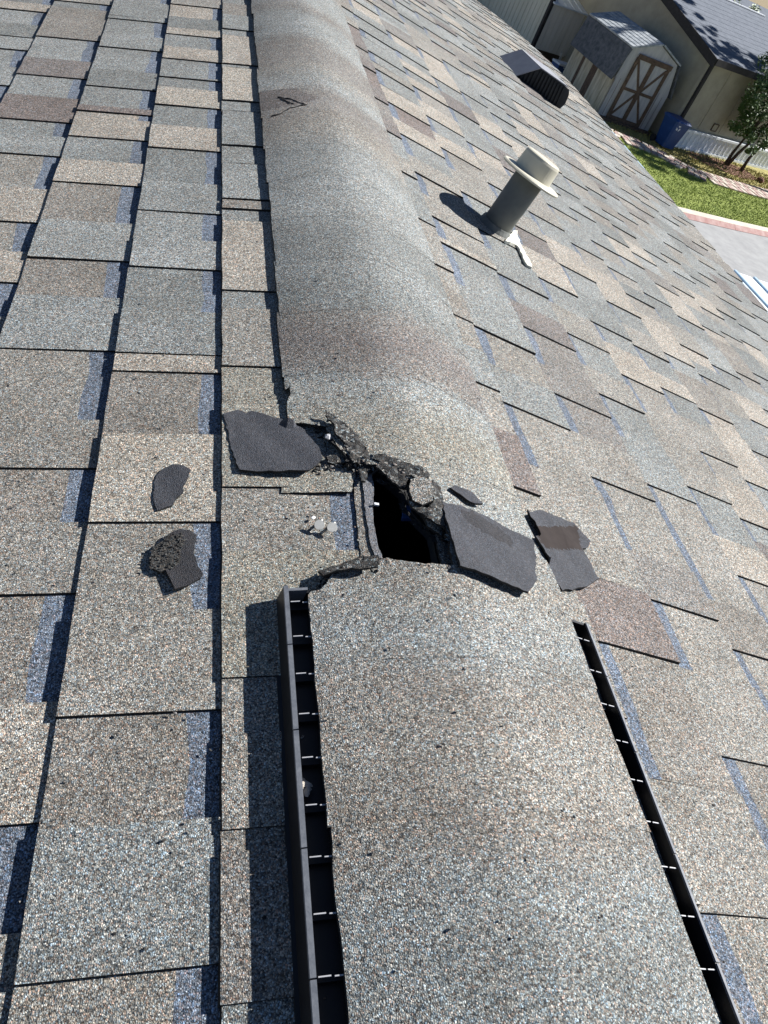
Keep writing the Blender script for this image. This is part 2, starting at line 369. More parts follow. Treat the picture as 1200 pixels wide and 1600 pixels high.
for side in (0, 1):
    q0, q1 = (-.28, HALF) if side == 0 else (HALF, 2 * HALF + .28)
    def rz(q): return EV + .06 + .25 * (q if q <= HALF else 2 * HALF - q)
    b = MB(); b.hexa([T2(-.28, q0, rz(q0) - .05), T2(LEN, q0, rz(q0) - .05), T2(LEN, q1, rz(q1) - .05), T2(-.28, q1, rz(q1) - .05),
                      T2(-.28, q0, rz(q0)), T2(LEN, q0, rz(q0)), T2(LEN, q1, rz(q1)), T2(-.28, q1, rz(q1))])
    rf = b.build('roof', M['greyroof'], home2)
    if side == 0:
        for kk in range(14):                                               # shingle courses
            qa = q0 + .02 + kk * (q1 - q0 - .05) / 14; b = MB()
            b.hexa([T2(-.27, qa, rz(qa) + .002), T2(LEN - .02, qa, rz(qa) + .002), T2(LEN - .02, qa + .33, rz(qa + .33) + .002), T2(-.27, qa + .33, rz(qa + .33) + .002),
                    T2(-.27, qa, rz(qa) + .009), T2(LEN - .02, qa, rz(qa) + .009), T2(LEN - .02, qa + .33, rz(qa + .33) + .006), T2(-.27, qa + .33, rz(qa + .33) + .006)])
            b.build('shingle_course', M['greyroof'], rf)
        b = MB(); b.box(T2(-.30, -.32, EV - .17), hd * (LEN + .3), nd * .035, UP * .20); b.build('fascia', M['trim'], home2)
    b = MB(); za, zb = rz(q0), rz(q1)
    b.hexa([T2(-.34, q0, za - .26), T2(-.285, q0, za - .26), T2(-.285, q1, zb - .26), T2(-.34, q1, zb - .26), T2(-.34, q0, za + .03), T2(-.285, q0, za + .03), T2(-.285, q1, zb + .03), T2(-.34, q1, zb + .03)])
    b.build('rake_board', M['trim'], home2)
b = MB(); b.box(T2(-.25, HALF - .1, EV + .06 + .25 * HALF - .0), hd * (LEN + .2), nd * .2, UP * .035); b.build('ridge_trim', M['white'], home2)
sk = MB(); sk.box(T2(.02, -.06, .60), hd * (LEN - .05), nd * .17, UP * .07); skirt = sk.build('skirting_cap', M['skirt'], home2, label='white skirting top rail')
b = MB(); b.box(T2(.05, -.04, 0), hd * (LEN - .1), nd * .12, UP * .08); b.build('skirting_rail', M['skirt'], home2)
s_ = .05
while s_ < LEN - .2:
    b = MB(); b.box(T2(s_, .0, .082), hd * .20, nd * .06, UP * .516); b.box(T2(s_ + .202, -.035, .082), hd * .045, nd * .09, UP * .516)
    b.build('skirting_panel', M['skirt'], home2); s_ += .25
b = MB(); b.box(T2(1.95, .09, .80), hd * .26, nd * .03, UP * .22); u_ = b.build('utility_cover', M['beige'], home2)
b = MB()
for qq in ((1.93, .79, .3, .02), (1.93, 1.02, .3, .02), (1.93, .81, .02, .21), (2.21, .81, .02, .21)): b.box(T2(qq[0], .075, qq[1]), hd * qq[2], nd * .04, UP * qq[3])
b.build('utility_frame', M['brownboard'], home2)

# ------------------------------------------------------------------ neighbouring home on the left: grooved siding, annex with a low pale roof
HC = np.array([12.646, 33.046, G0])
home1 = empty('tan_sided_home', HC + hd * 3 + nd * 3, 'tan home with vertical grooved siding and a dark corner trim beyond the eave', 'house')
def T1(s_, d, z): return HC + hd * s_ + nd * d + UP * z
b = MB(); b.box(T1(.06, .06, .32), hd * 8.0, nd * .1, UP * 1.50); b.build('wall', M['siding_light'], home1)
b = MB(); b.box(T1(.06, .16, .02), hd * .1, nd * 13, UP * 3.3); b.build('side_wall', M['siding'], home1)
q = .10
while q < 12.5:
    b = MB(); b.box(T1(.03, q, .05 if q > 1 else .12), hd * .03, nd * .215, UP * 3.2); b.build('siding_panel', M['siding'], home1); q += .235
s_ = .12
while s_ < 4.5:
    b = MB(); b.box(T1(s_, .03, .34), hd * .22, nd * .03, UP * 1.46); b.build('siding_panel', M['siding_light'], home1); s_ += .237
b = MB(); b.box(T1(-.04, -.02, .26), hd * .13, nd * .13, UP * 3.1); b.build('corner_trim', M['trim'], home1)
b = MB(); b.box(T1(.1, .04, .30), hd * 1.6, -nd * .045, UP * .035); b.build('sill_board', M['siding_light'], home1)
b = MB(); b.box(T1(.05, .0, -.01), hd * 1.45, nd * .05, UP * .30); b.build('skirting_board', M['brownboard'], home1, label='dark brown board below the pale siding')
b = MB(); b.box(T1(1.5, -.05, 0), hd * .09, nd * .09, UP * .42); b.build('post', M['siding_light'], home1)
b = MB()
b.hexa([T1(.0, -.12, 1.84), T1(4.62, -.12, 1.86), T1(4.55, 3.2, 2.7), T1(.0, 3.2, 2.7), T1(.0, -.12, 1.89), T1(4.62, -.12, 1.91), T1(4.55, 3.2, 2.75), T1(.0, 3.2, 2.75)])
rf = b.build('annex_roof', M['paleroof'], home1)
for s_ in np.arange(.25, 4.5, .4):
    b = MB(); b.hexa([T1(s_, -.12, 1.893), T1(s_ + .03, -.12, 1.893), T1(s_ + .03, 3.2, 2.753), T1(s_, 3.2, 2.753), T1(s_, -.12, 1.92), T1(s_ + .03, -.12, 1.92), T1(s_ + .03, 3.2, 2.78), T1(s_, 3.2, 2.78)])
    b.build('roof_rib', M['paleroof'], rf)
b = MB(); b.hexa([T1(4.60, -.05, 1.9), T1(4.75, -.05, 1.9), T1(4.72, 3.2, 2.72), T1(4.58, 3.2, 2.72), T1(4.60, -.05, 2.05), T1(4.75, -.05, 2.05), T1(4.72, 3.2, 2.87), T1(4.58, 3.2, 2.87)])
b.build('rake_board', M['rust'], home1, label='weathered red brown board at the end of the low roof')
b = MB(); b.box(T1(4.45, .0, .3), hd * .12, nd * 3.2, UP * 1.65); b.build('end_wall', M['siding_light'], home1)
# white cooler with a blue side by the brown skirting board
cl = empty('cooler', T1(.85, -.55, 0), 'white cooler box with a blue body below the brown skirting board', 'cooler')
b = MB(); b.box(T1(.45, -1.25, .0), hd * .85, nd * .42, UP * .26); b.build('body', M['blue'], cl)
b = MB(); b.box(T1(.43, -1.27, .262), hd * .89, nd * .46, UP * .07); b.build('lid', M['white'], cl)
b = MB(); b.box(T1(.7, -1.28, .20), hd * .35, nd * .02, UP * .04); b.build('handle', M['white'], cl)

far = empty('far_home', (27, 47, G0), 'distant pale home showing beyond the grey roof at the top right corner', 'house')
b = MB(); b.box((22, 46, G0), (11, 2, 0), (-1.2, 6, 0), (0, 0, 2.7)); b.build('wall', M['siding_light'], far)
b = MB(); b.hexa([(21.6, 45.6, G0 + 2.65), (33.4, 47.7, G0 + 2.65), (32.7, 51, G0 + 3.6), (21.0, 49, G0 + 3.6), (21.6, 45.6, G0 + 2.78), (33.4, 47.7, G0 + 2.78), (32.7, 51, G0 + 3.72), (21.0, 49, G0 + 3.72)]); b.build('roof', M['greyroof'], far)
for kx in range(4):
    b = MB(); b.box((23 + 2.6 * kx, 46.1 + .47 * kx, G0 + 1.1), (1.1, .2, 0), (0, .12, 0), (0, 0, 1.0)); b.build('window', M['vent_dark'], far)

# ------------------------------------------------------------------ gambrel shed with a cross-battened double door
FLp = np.array([13.688, 27.827, G0]); FRp = np.array([15.991, 28.169, G0]); sx = (FRp - FLp) / np.linalg.norm(FRp - FLp); sy = np.array([-sx[1], sx[0], 0])
shed = empty('garden_shed', FLp + sx * 1.16 + sy * 1.5, 'weathered barn shaped shed with a gambrel roof and a brown cross-braced double door', 'shed')
def TS(u, d, z): return FLp + sx * u + sy * d + UP * z
W_ = 2.30; DP = 3.1
prof = [(0, 0), (W_, 0), (W_, 1.32), (1.90, 2.22), (1.08, 2.56), (.10, 2.22), (-.02, 1.26)]
prof = [(0, .06), (W_, .06), (W_, 1.30), (2.03, 2.22), (1.06, 2.58), (.06, 2.22), (0, 1.26)]
b = MB(); i = [b.vert(*TS(u, .0, z)) for u, z in prof]; j = [b.vert(*TS(u, .06, z)) for u, z in prof]; b.face(i[::-1]); b.face(j)
for k_ in range(7): b.face((i[k_], i[(k_ + 1) % 7], j[(k_ + 1) % 7], j[k_]))
b.build('front_wall', M['shedfront'], shed)
b = MB(); b.box(TS(.03, .06, .06), sx * .05, sy * (DP - .1), UP * 1.2); b.box(TS(W_ - .08, .06, .06), sx * .05, sy * (DP - .1), UP * 1.22); b.box(TS(.08, DP - .1, .06), sx * (W_ - .16), sy * .05, UP * 2.1)
b.build('wall_frame', M['shedwall'], shed)
q = .0; kx = 0
while q < DP - .1:
    wd = random.uniform(.17, .21); b = MB(); b.box(TS(0, q, .06 + random.uniform(0, .03)), sx * .03, sy * (wd - .012), UP * 1.16)
    b.build('wall_board', M['shedbrown'] if kx in (6, 7, 11) else M['shedwall'], shed); q += wd; kx += 1
def roof_slab(name, a, c, mat, t=.045, y0=-.10, n=None, nx=0):
    (u0, z0), (u1, z1) = a, c; l = math.hypot(u1 - u0, z1 - z0); nu, nz = -(z1 - z0) / l * t, (u1 - u0) / l * t
    if nz < 0: nu, nz = -nu, -nz
    b = MB(); b.hexa([TS(u0, y0, z0), TS(u1, y0, z1), TS(u1, DP, z1), TS(u0, DP, z0), TS(u0 + nu, y0, z0 + nz), TS(u1 + nu, y0, z1 + nz), TS(u1 + nu, DP, z1 + nz), TS(u0 + nu, DP, z0 + nz)])
    o = b.build(name, mat, shed)
    if nx:
        for kk in range(nx):
            f0, f1 = kk / nx, (kk + .93) / nx; p0 = (u0 + (u1 - u0) * f0 + nu, z0 + (z1 - z0) * f0 + nz + .001); p1 = (u0 + (u1 - u0) * f1 + nu, z0 + (z1 - z0) * f1 + nz + .001)
            mbx = MB(); mbx.hexa([TS(p0[0], y0 + .01, p0[1]), TS(p1[0], y0 + .01, p1[1]), TS(p1[0], DP - .01, p1[1]), TS(p0[0], DP - .01, p0[1]),
                                  TS(p0[0], y0 + .01, p0[1] + .014), TS(p1[0], y0 + .01, p1[1] + .004), TS(p1[0], DP - .01, p1[1] + .004), TS(p0[0], DP - .01, p0[1] + .014)])
            mbx.build('roof_strip', mat, o)
roof_slab('lower_roof', (-.16, 1.19), (.03, 2.20), M['shedroof'], nx=0)
roof_slab('upper_roof', (.0, 2.22), (1.06, 2.60), M['shedroof_top'], nx=7)
roof_slab('upper_roof', (2.07, 2.235), (1.075, 2.60), M['shedroof_top'], nx=5)
roof_slab('lower_roof', (W_ + .10, 1.24), (2.06, 2.20), M['shedroof'])
door = MB(); door.box(TS(.44, -.03, .09), sx * 1.32, sy * .028, UP * 1.98); do = door.build('door', M['shedfront'], shed)
def bar(u0, z0, u1, z1, w2=.055, y=-.062, mat='shedbrown'):
    d_ = np.array([u1 - u0, z1 - z0]); d_ = d_ / np.linalg.norm(d_); p_ = np.array([-d_[1], d_[0]]) * w2
    pts = [(u0 + p_[0], z0 + p_[1]), (u0 - p_[0], z0 - p_[1]), (u1 - p_[0], z1 - p_[1]), (u1 + p_[0], z1 + p_[1])]
    b = MB(); b.hexa([TS(u, y, z) for u, z in pts] + [TS(u, y + .03, z) for u, z in pts]); b.build('door_batten', M[mat], do)
bar(.44, .10, .44, 2.05, .06); bar(1.76, .10, 1.76, 2.05, .06); bar(1.10, .14, 1.10, 2.02, .075, -.064)
bar(.40, 2.08, 1.84, 2.08, .075, -.085); bar(.40, .13, 1.80, .13, .07, -.066)
bar(.50, 1.08, 1.03, 1.08, .045, -.060); bar(1.17, 1.08, 1.70, 1.08, .045, -.060)
for (u0, u1) in ((.50, 1.04), (1.70, 1.16)):
    bar(u0, .22, u1, 1.02, .035, -.058); bar(u0, 1.96, u1, 1.14, .035, -.058)
b = MB(); b.box(TS(-.05, -.22, .0), sx * 2.3, sy * .2, UP * .09); b.build('threshold', M['shedbrown'], shed)
for kk in range(12):
    b = MB(); b.box(TS(.02 + kk * .19, -.004, .10), sx * .012, sy * .008, UP * (1.2 if kk < 11 else 1.1)); b.build('groove_strip', M['shedbrown'], shed)

# ------------------------------------------------------------------ blue recycling bin
bc = np.array([16.22, 27.22, G0]); ba = np.array([.96, .27, 0]); ba /= np.linalg.norm(ba); bb = np.array([-ba[1], ba[0], 0])
bin_ = empty('recycling_bin', bc, 'blue wheeled recycling bin with a white logo standing between the shed and the beige wall', 'bin')
def TB(x, y, z): return bc + ba * x + bb * y + UP * z
b = MB(); rr = []
for z, wx, wy in ((.06, .25, .27), (.3, .28, .30), (.86, .34, .37), (.90, .345, .375)):
    rr.append([TB(wx * cx, wy * cy, z) for cx, cy in ((-1, -.8), (-.85, -1), (.85, -1), (1, -.8), (1, .8), (.85, 1), (-.85, 1), (-1, .8))])
b.rings(rr); b.build('body', M['bin'], bin_)
b = MB(); rr = []
for z, f_ in ((.905, 1.06), (.94, 1.07), (.99, .96), (1.01, .6)):
    rr.append([TB(.35 * cx * f_, .38 * cy * f_, z) for cx, cy in ((-1, -.8), (-.85, -1), (.85, -1), (1, -.8), (1, .8), (.85, 1), (-.85, 1), (-1, .8))])
b.rings(rr); lid = b.build('lid', M['bin'], bin_)
b = MB(); b.tube([TB(-.28, .44, .93), TB(.28, .44, .93)], .018); b.build('handle', M['bin'], bin_)
for s2 in (-1, 1):
    b = MB(); b.tube([TB(s2 * .29, .30, .12), TB(s2 * .35, .30, .12)], .12, n=14); b.build('wheel', M['trim'], bin_)
for a_ in (90, 210, 330):                                                   # three small arrows on the front
    ar = R(a_); cx, cz = -.14 + .07 * math.cos(ar), .76 + .07 * math.sin(ar); tx, tz = -math.sin(ar), math.cos(ar); ox, oz = math.cos(ar), math.sin(ar)
    b = MB(); yy = -.365
    def Q(p, q2): return TB(cx + tx * p + ox * q2, -.348 - (cz - .70) * .09 + -.008, cz + tz * p + oz * q2)
    i = [b.vert(*Q(*pq)) for pq in ((-.055, -.018), (.0, -.018), (.0, -.045), (.055, 0), (0, .045), (0, .018), (-.055, .018))]
    j = [b.vert(*(np.array(b.v[k_]) + bb * .012)) for k_ in i]
    b.face(i); b.face(j[::-1])
    for k_ in range(7): b.face((i[k_], j[k_], j[(k_ + 1) % 7], i[(k_ + 1) % 7]))
    b.build('logo_arrow', M['white'], bin_)

# ------------------------------------------------------------------ trees and shrubs
def leaves(b, cs, n, size):
    for _ in range(n):
        c, r_ = random.choice(cs); u = Vector([random.gauss(0, 1) for _ in range(3)]).normalized() * r_ * (random.random() ** .45)
        p = Vector(c) + u; d1 = Vector([random.gauss(0, 1) for _ in range(3)]).normalized(); d2 = d1.orthogonal().normalized(); s2 = size * random.uniform(.6, 1.4)
        i = b.vert(*(p - d1 * s2)); b.vert(*(p + d2 * s2 * .5)); b.vert(*(p + d1 * s2)); b.vert(*(p - d2 * s2 * .5)); b.face((i, i + 1, i + 2, i + 3))
def make_tree(name, base, stems, blobs, nleaf, size, label, cat='tree', mat='leaf', group=None, r0=.07):
    t = empty(name, base, label, cat, group)
    for st in stems:
        b = MB(); pts = [np.array(base) + np.array(p) for p in st]; n_ = len(pts)
        b.tube(pts, [r0 * (1 - .75 * k_ / (n_ - 1)) for k_ in range(n_)], n=8); b.build('trunk', M['bark'], t, smooth=True)
    b = MB()
    for c, r_ in blobs:                                                     # twigs
        p0 = np.array(base) + np.array(random.choice(stems)[-2])
        b.tube([p0, np.array(base) + np.array(c) * .6 + np.array(random.choice(stems)[-1]) * .4, np.array(base) + np.array(c)], [.018, .010, .004], n=5)
    b.build('branch', M['bark'], t)
    b = MB(); cs = []
    for c, r_ in blobs:
        for _ in range(5):
            o = np.random.RandomState(random.randint(0, 99999)).normal(0, r_ * .62, 3); cs.append((tuple(np.array(base) + np.array(c) + o), r_ * random.uniform(.25, .6)))
    leaves(b, cs, nleaf, size); b.build('crown', M[mat], t)
    return t
TBs = (19.40, 28.05, G0)
blobs = [((-.35, 0, 1.5), .5), ((-.6, 0, 2.2), .5), ((-.2, 0, 2.9), .6), ((.4, 0, 1.3), .4), ((.05, .0, 1.3), .42), ((.35, -.05, 1.65), .5), ((-.15, .1, 1.9), .45), ((.55, 0, 2.2), .6), ((.1, .1, 2.5), .5), ((.9, -.1, 1.6), .5), ((1.1, 0, 2.3), .6), ((.5, .1, 3.0), .6), ((1.2, .1, 3.1), .7),
         ((.2, .3, 3.4), .4), ((.8, 0, 3.8), .6), ((1.6, 0, 2.8), .6), ((1.5, .2, 3.8), .6)]
make_tree('small_tree', TBs, [[(0, 0, 0), (.02, 0, .5), (.12, 0, 1.1), (.1, .05, 1.9)], [(.12, .03, 0), (.22, 0, .5), (.5, 0, 1.2), (.7, 0, 2.1), (.8, 0, 3.2)], [(.72, -.05, 0), (.75, 0, .5), (1.0, 0, 1.3), (1.2, 0, 2.4)]],
          blobs, 9500, .06, 'leafy multi-stemmed tree growing in the mulch before the beige wall')
make_tree('shrub', (T1(.28, 3.9, 0)[0] - .55, T1(.28, 3.9, 0)[1], G0), [[(0, 0, 0), (0, 0, .2), (0, 0, .5)]],
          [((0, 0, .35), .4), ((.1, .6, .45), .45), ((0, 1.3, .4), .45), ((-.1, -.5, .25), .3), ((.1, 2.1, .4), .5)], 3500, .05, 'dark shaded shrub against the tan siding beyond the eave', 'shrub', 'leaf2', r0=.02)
for kx, (bx, by, hh, ll) in enumerate(((21.5, 41, 3.0, 'bushy green tree rising beyond the grey roof ridge'), (25.5, 42.5, 3.4, 'second green tree beyond the right end of the grey roof'))):
    make_tree('background_tree', (bx, by, G0), [[(0, 0, 0), (0, .1, 1.2), (.1, 0, 2.4)]], [((0, 0, hh * .7), .9), ((.9, 0, hh * .8), .8), ((-.8, .2, hh * .75), .8), ((.2, 0, hh), .8)], 2200, .09, ll, r0=.09)
def shade_tree(P_list, k, rad, base, n, label):
    # a tall tree to the right of the picture, its crown where the sun has to pass it to throw the dappled shade seen in the photo
    bl = []
    for (x, y, z) in P_list:
        q = np.array([x, y, z]) + np.array([1, .22, 1]) * k - np.array([base[0], base[1], G0]); bl.append((tuple(q), rad))
    top_ = np.mean([b_[0] for b_ in bl], axis=0)
    make_tree('shade_tree', (base[0], base[1], G0), [[(0, 0, 0), (0, .1, top_[2] * .4), tuple(top_ * np.array([.5, .5, .75])), tuple(top_ * np.array([1, 1, .95]))]], bl, n, .12, label, r0=.16)
shade_tree([(15.5, 29.6, -1.4), (16.2, 28.7, -1.8), (16.9, 28.3, -1.9), (17.6, 28.5, -2.0), (18.4, 28.9, -1.9), (17.2, 29.2, -1.5), (19.2, 28.9, -2)], 8.0, .62, (26.5, 31.5), 3200, 'tall tree shading the eave of the grey roof')
shade_tree([(13.6, 27.0, G0), (14.6, 25.6, G0), (15.4, 25.0, G0), (16.2, 24.8, G0), (14.4, 30.2, -2.9), (15.0, 26.6, G0)], 10.5, .75, (26.0, 27.3), 4500, 'tall thin tree shading the lawn by the brick path')
# rocks in the bed
for kk, (rx, ry, rs, ll) in enumerate(((20.75, 27.55, .16, 'dark red stone at the right end of the mulch'), (21.3, 27.2, .11, 'pale stone lying in the yellow grass'), (21.9, 27.55, .12, 'pale stone at the right edge by the skirting'))):
    b = MB(); rr = []
    for z, f_ in ((0, .8), (.35, 1), (.7, .8), (.95, .35)): rr.append([(rx + rs * f_ * math.cos(t) * random.uniform(.8, 1.15), ry + rs * f_ * math.sin(t) * random.uniform(.8, 1.15), G0 + .012 + z * rs * 1.1) for t in np.linspace(0, 6.28, 9)[:-1]])
    b.rings(rr); b.build('rock', M['mulch'] if kk == 0 else M['pav_cream'], label=ll, cat='stone')

# ------------------------------------------------------------------ our own house: walls, deck, eaves
Y0, Y1, XE = -2.6, 9.4, 2.03
house = empty('house', (0, 3.4, G0), 'single-storey home whose weathered grey shingle roof with a torn ridge fills the picture', 'house')
for x0, x1, y0, y1 in ((-1.85, -1.75, Y0 + .2, Y1 - .2), (1.75, 1.85, Y0 + .2, Y1 - .2), (-1.75, 1.75, Y0 + .2, Y0 + .3), (-1.75, 1.75, Y1 - .3, Y1 - .2)):
    b = MB(); zt = -.95 if abs(x0) > 1.8 or x0 > 1 else -.95; b.box((x0, y0, G0), (x1 - x0, 0, 0), (0, y1 - y0, 0), (0, 0, zt - G0)); b.build('wall', M['siding_light'], house)
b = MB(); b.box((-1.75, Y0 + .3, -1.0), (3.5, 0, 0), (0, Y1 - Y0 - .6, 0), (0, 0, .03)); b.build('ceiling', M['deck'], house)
for ye in (Y0 + .2, Y1 - .25):
    b = MB(); s2 = sag(ye); i = [b.vert(x, ye, z) for x, z in ((-1.85, -.96), (1.85, -.96), (1.85, -TR * 1.85 - .04 + s2), (0, -.05 + s2), (-1.85, -TL * 1.85 - .04 + s2))]
    j = [b.vert(b.v[k_][0], ye + .05, b.v[k_][2]) for k_ in i]; b.face(i); b.face(j[::-1])
    for k_ in range(5): b.face((i[k_], j[k_], j[(k_ + 1) % 5], i[(k_ + 1) % 5]))
    b.build('gable', M['siding_light'], house)
for sd in (-1, 1):
    b = MB(); t = TL if sd < 0 else TR; x0 = sd * 1.84; zb = -t * 1.84 - .05
    b.box((x0 if sd > 0 else x0 - .02, Y0 + .2, -1.0), (.02, 0, 0), (0, 6.9, 0), (0, 0, zb + 1.0)); b.build('frieze', M['siding_light'], house)
HOLE = [tuple(on_roof(*p)[:2]) for p in ((574, 733), (588, 735), (603, 741), (618, 752), (630, 763), (637, 781), (648, 800), (664, 815), (676, 828), (689, 885), (660, 884), (640, 880), (598, 874), (590, 848), (583, 820), (585, 795), (583, 755))]
# deck: two big sheets with a fine cut-out patch round the hole
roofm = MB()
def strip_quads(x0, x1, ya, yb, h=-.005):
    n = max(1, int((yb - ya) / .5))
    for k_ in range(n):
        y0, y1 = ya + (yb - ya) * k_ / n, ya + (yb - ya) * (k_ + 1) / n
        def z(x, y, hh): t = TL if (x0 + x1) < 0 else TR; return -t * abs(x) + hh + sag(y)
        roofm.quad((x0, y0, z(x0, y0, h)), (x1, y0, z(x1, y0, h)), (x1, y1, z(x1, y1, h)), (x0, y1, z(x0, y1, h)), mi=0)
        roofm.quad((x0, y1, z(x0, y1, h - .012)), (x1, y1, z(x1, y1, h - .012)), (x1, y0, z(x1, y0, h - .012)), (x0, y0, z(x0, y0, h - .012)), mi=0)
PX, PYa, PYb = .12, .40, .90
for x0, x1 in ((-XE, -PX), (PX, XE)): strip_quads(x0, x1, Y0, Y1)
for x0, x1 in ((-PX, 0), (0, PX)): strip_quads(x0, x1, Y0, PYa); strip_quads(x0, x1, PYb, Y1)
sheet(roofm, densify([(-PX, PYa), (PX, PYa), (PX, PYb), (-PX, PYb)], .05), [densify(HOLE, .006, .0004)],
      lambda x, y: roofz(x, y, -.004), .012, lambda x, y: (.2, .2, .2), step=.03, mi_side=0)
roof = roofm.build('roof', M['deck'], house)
b = MB()
for k_ in range(24):
    y0, y1 = Y0 + k_ * .5, Y0 + k_ * .5 + .5
    za, zb = -TR * XE + sag(y0), -TR * XE + sag(y1)
    b.hexa([(XE - .005, y0, za - .09), (XE + .062, y0, za - .09), (XE + .062, y1, zb - .09), (XE - .005, y1, zb - .09), (XE - .005, y0, za - .007), (XE + .062, y0, za - .016), (XE + .062, y1, zb - .016), (XE - .005, y1, zb - .007)])
b.build('drip_edge', M['gutter'], house, label='pale blue metal drip edge along the eave')
b = MB()
for k_ in range(24):
    y0, y1 = Y0 + k_ * .5, Y0 + k_ * .5 + .5; za, zb = -TL * XE + sag(y0), -TL * XE + sag(y1)
    b.hexa([(-XE - .02, y0, za - .09), (-XE + .005, y0, za - .09), (-XE + .005, y1, zb - .09), (-XE - .02, y1, zb - .09), (-XE - .02, y0, za - .01), (-XE + .005, y0, za - .007), (-XE + .005, y1, zb - .007), (-XE - .02, y1, zb - .01)])
b.build('drip_edge', M['gutter'], house)

# ------------------------------------------------------------------ laminated shingles
def lin(r_, g_, b_): return tuple(((c / 255 + .055) / 1.055) ** 2.4 if c > 10 else c / 255 / 12.92 for c in (r_, g_, b_))
K_ = 1.0
TONES = {'g': lin(132, 134, 132), 'G': lin(123, 125, 123), 'l': lin(139, 141, 139), 'n': lin(139, 136, 130), 'N': lin(131, 127, 121), 'y': lin(141, 138, 129),
         'b': lin(156, 150, 141), 'B': lin(161, 155, 145), 'k': lin(118, 113, 110), 'r': lin(122, 114, 110), 's': lin(110, 118, 130), 'S': lin(99, 105, 116),
         'm': lin(127, 124, 120)}
def tone(k_, j=.04):
    c = TONES[k_]; f_ = 1 + random.uniform(-j, j); return tuple(v * f_ for v in c)

def cell(b, sd, xa, xb, y0, ym, y1, tooth, gap, blue='s', jit=.0008, fine=True, tr=None):
    """one visible shingle piece: a raised tooth from y0 to ym and the recessed backing layer from ym to y1"""
    hA, hB, T = .0005, .0066, .0030
    dz = random.uniform(-.0005, .0007); gr = [random.uniform(-.06, .06) for _ in range(3)]
    if tr: T = tr
    def hb(a): return hA + (hB - hA + dz) * a
    t = TL if sd < 0 else TR
    def P(a, y, h): x = xa + (xb - xa) * a; return (sd * x, y, roofz(sd * x, y, h))
    flip = sd < 0
    def F(p, col, mi=0): b.quad(*(p[::-1] if flip else p), col=col, mi=mi)
    ext = -.06 if xa > .1 else -.0
    def strip(ya, yb, add, bands):
        n = max(1, int((yb - ya) / .035)) if fine else 1
        ys = [ya + (yb - ya) * i / n for i in range(n + 1)]
        js = [random.uniform(-jit, jit) / (xb - xa) for _ in ys] if fine else [0] * len(ys)
        jb = [random.uniform(-.03, .03) for _ in ys]
        for i in range(n):
            c0 = ext
            for bi, (aend, col) in enumerate(bands):
                e0 = 1 + js[i] if bi == len(bands) - 1 else aend + jb[i] * (1 if fine else 0)
                e1 = 1 + js[i + 1] if bi == len(bands) - 1 else aend + jb[i + 1] * (1 if fine else 0)
                s0 = c0 if isinstance(c0, (int, float)) else c0[0]; s1 = c0 if isinstance(c0, (int, float)) else c0[1]
                F([P(s0, ys[i], hb(s0) + add), P(e0, ys[i], hb(e0) + add), P(e1, ys[i + 1], hb(e1) + add), P(s1, ys[i + 1], hb(s1) + add)], tuple(v_ * (1 + gr[0] * (i / n - .5) + .02 * math.sin(i * 1.7 + gr[1] * 50)) for v_ in col))
                c0 = (e0, e1)
            F([P(1 + js[i], ys[i], hb(1) + add), P(1 + js[i], ys[i], -.004), P(1 + js[i + 1], ys[i + 1], -.004), P(1 + js[i + 1], ys[i + 1], hb(1) + add)], (.1, .1, .1), 1)
    tcol, gcol, bcol = tooth, gap, tone(blue, .08)
    if ym > y0: strip(y0, ym, T, [(1, tcol)])
    if y1 > ym + .002: strip(ym, y1, 0, [(.2, bcol), (1, gcol)])
    # near edge and far edge of the tooth
    n = 5 if fine else 1
    for yy, sg in ((y0, 1), (ym, -1)):
        js = [random.uniform(-.0007, .0007) if fine else 0 for _ in range(n + 1)]
        for i in range(n):
            a0, a1 = ext + (1 - ext) * i / n, ext + (1 - ext) * (i + 1) / n
            q = [P(a0, yy + js[i] * 0, hb(a0) - .0045), P(a1, yy, hb(a1) - .0045), P(a1, yy, hb(a1) + T), P(a0, yy, hb(a0) + T)]
            F(q if sg > 0 else q[::-1], (.1, .1, .1), 1)
    for aa in (1.0,):                                                       # far end of the backing
        q = [P(ext, y1, hb(ext)), P(1, y1, hb(1)), P(1, y1, -.004), P(ext, y1, -.004)]; F(q, (.1, .1, .1), 1)

LX = [.0, .2075, .3320, .4663, .6000, .733, .866, 1.0, 1.132, 1.265, 1.398, 1.53, 1.663, 1.796, 1.93, 2.035]
RX = [.0, .1890, .3215, .4555, .5785, .7040, .8245] + [.8245 + .1206 * i for i in range(1, 11)]; RX[-1] = 2.035
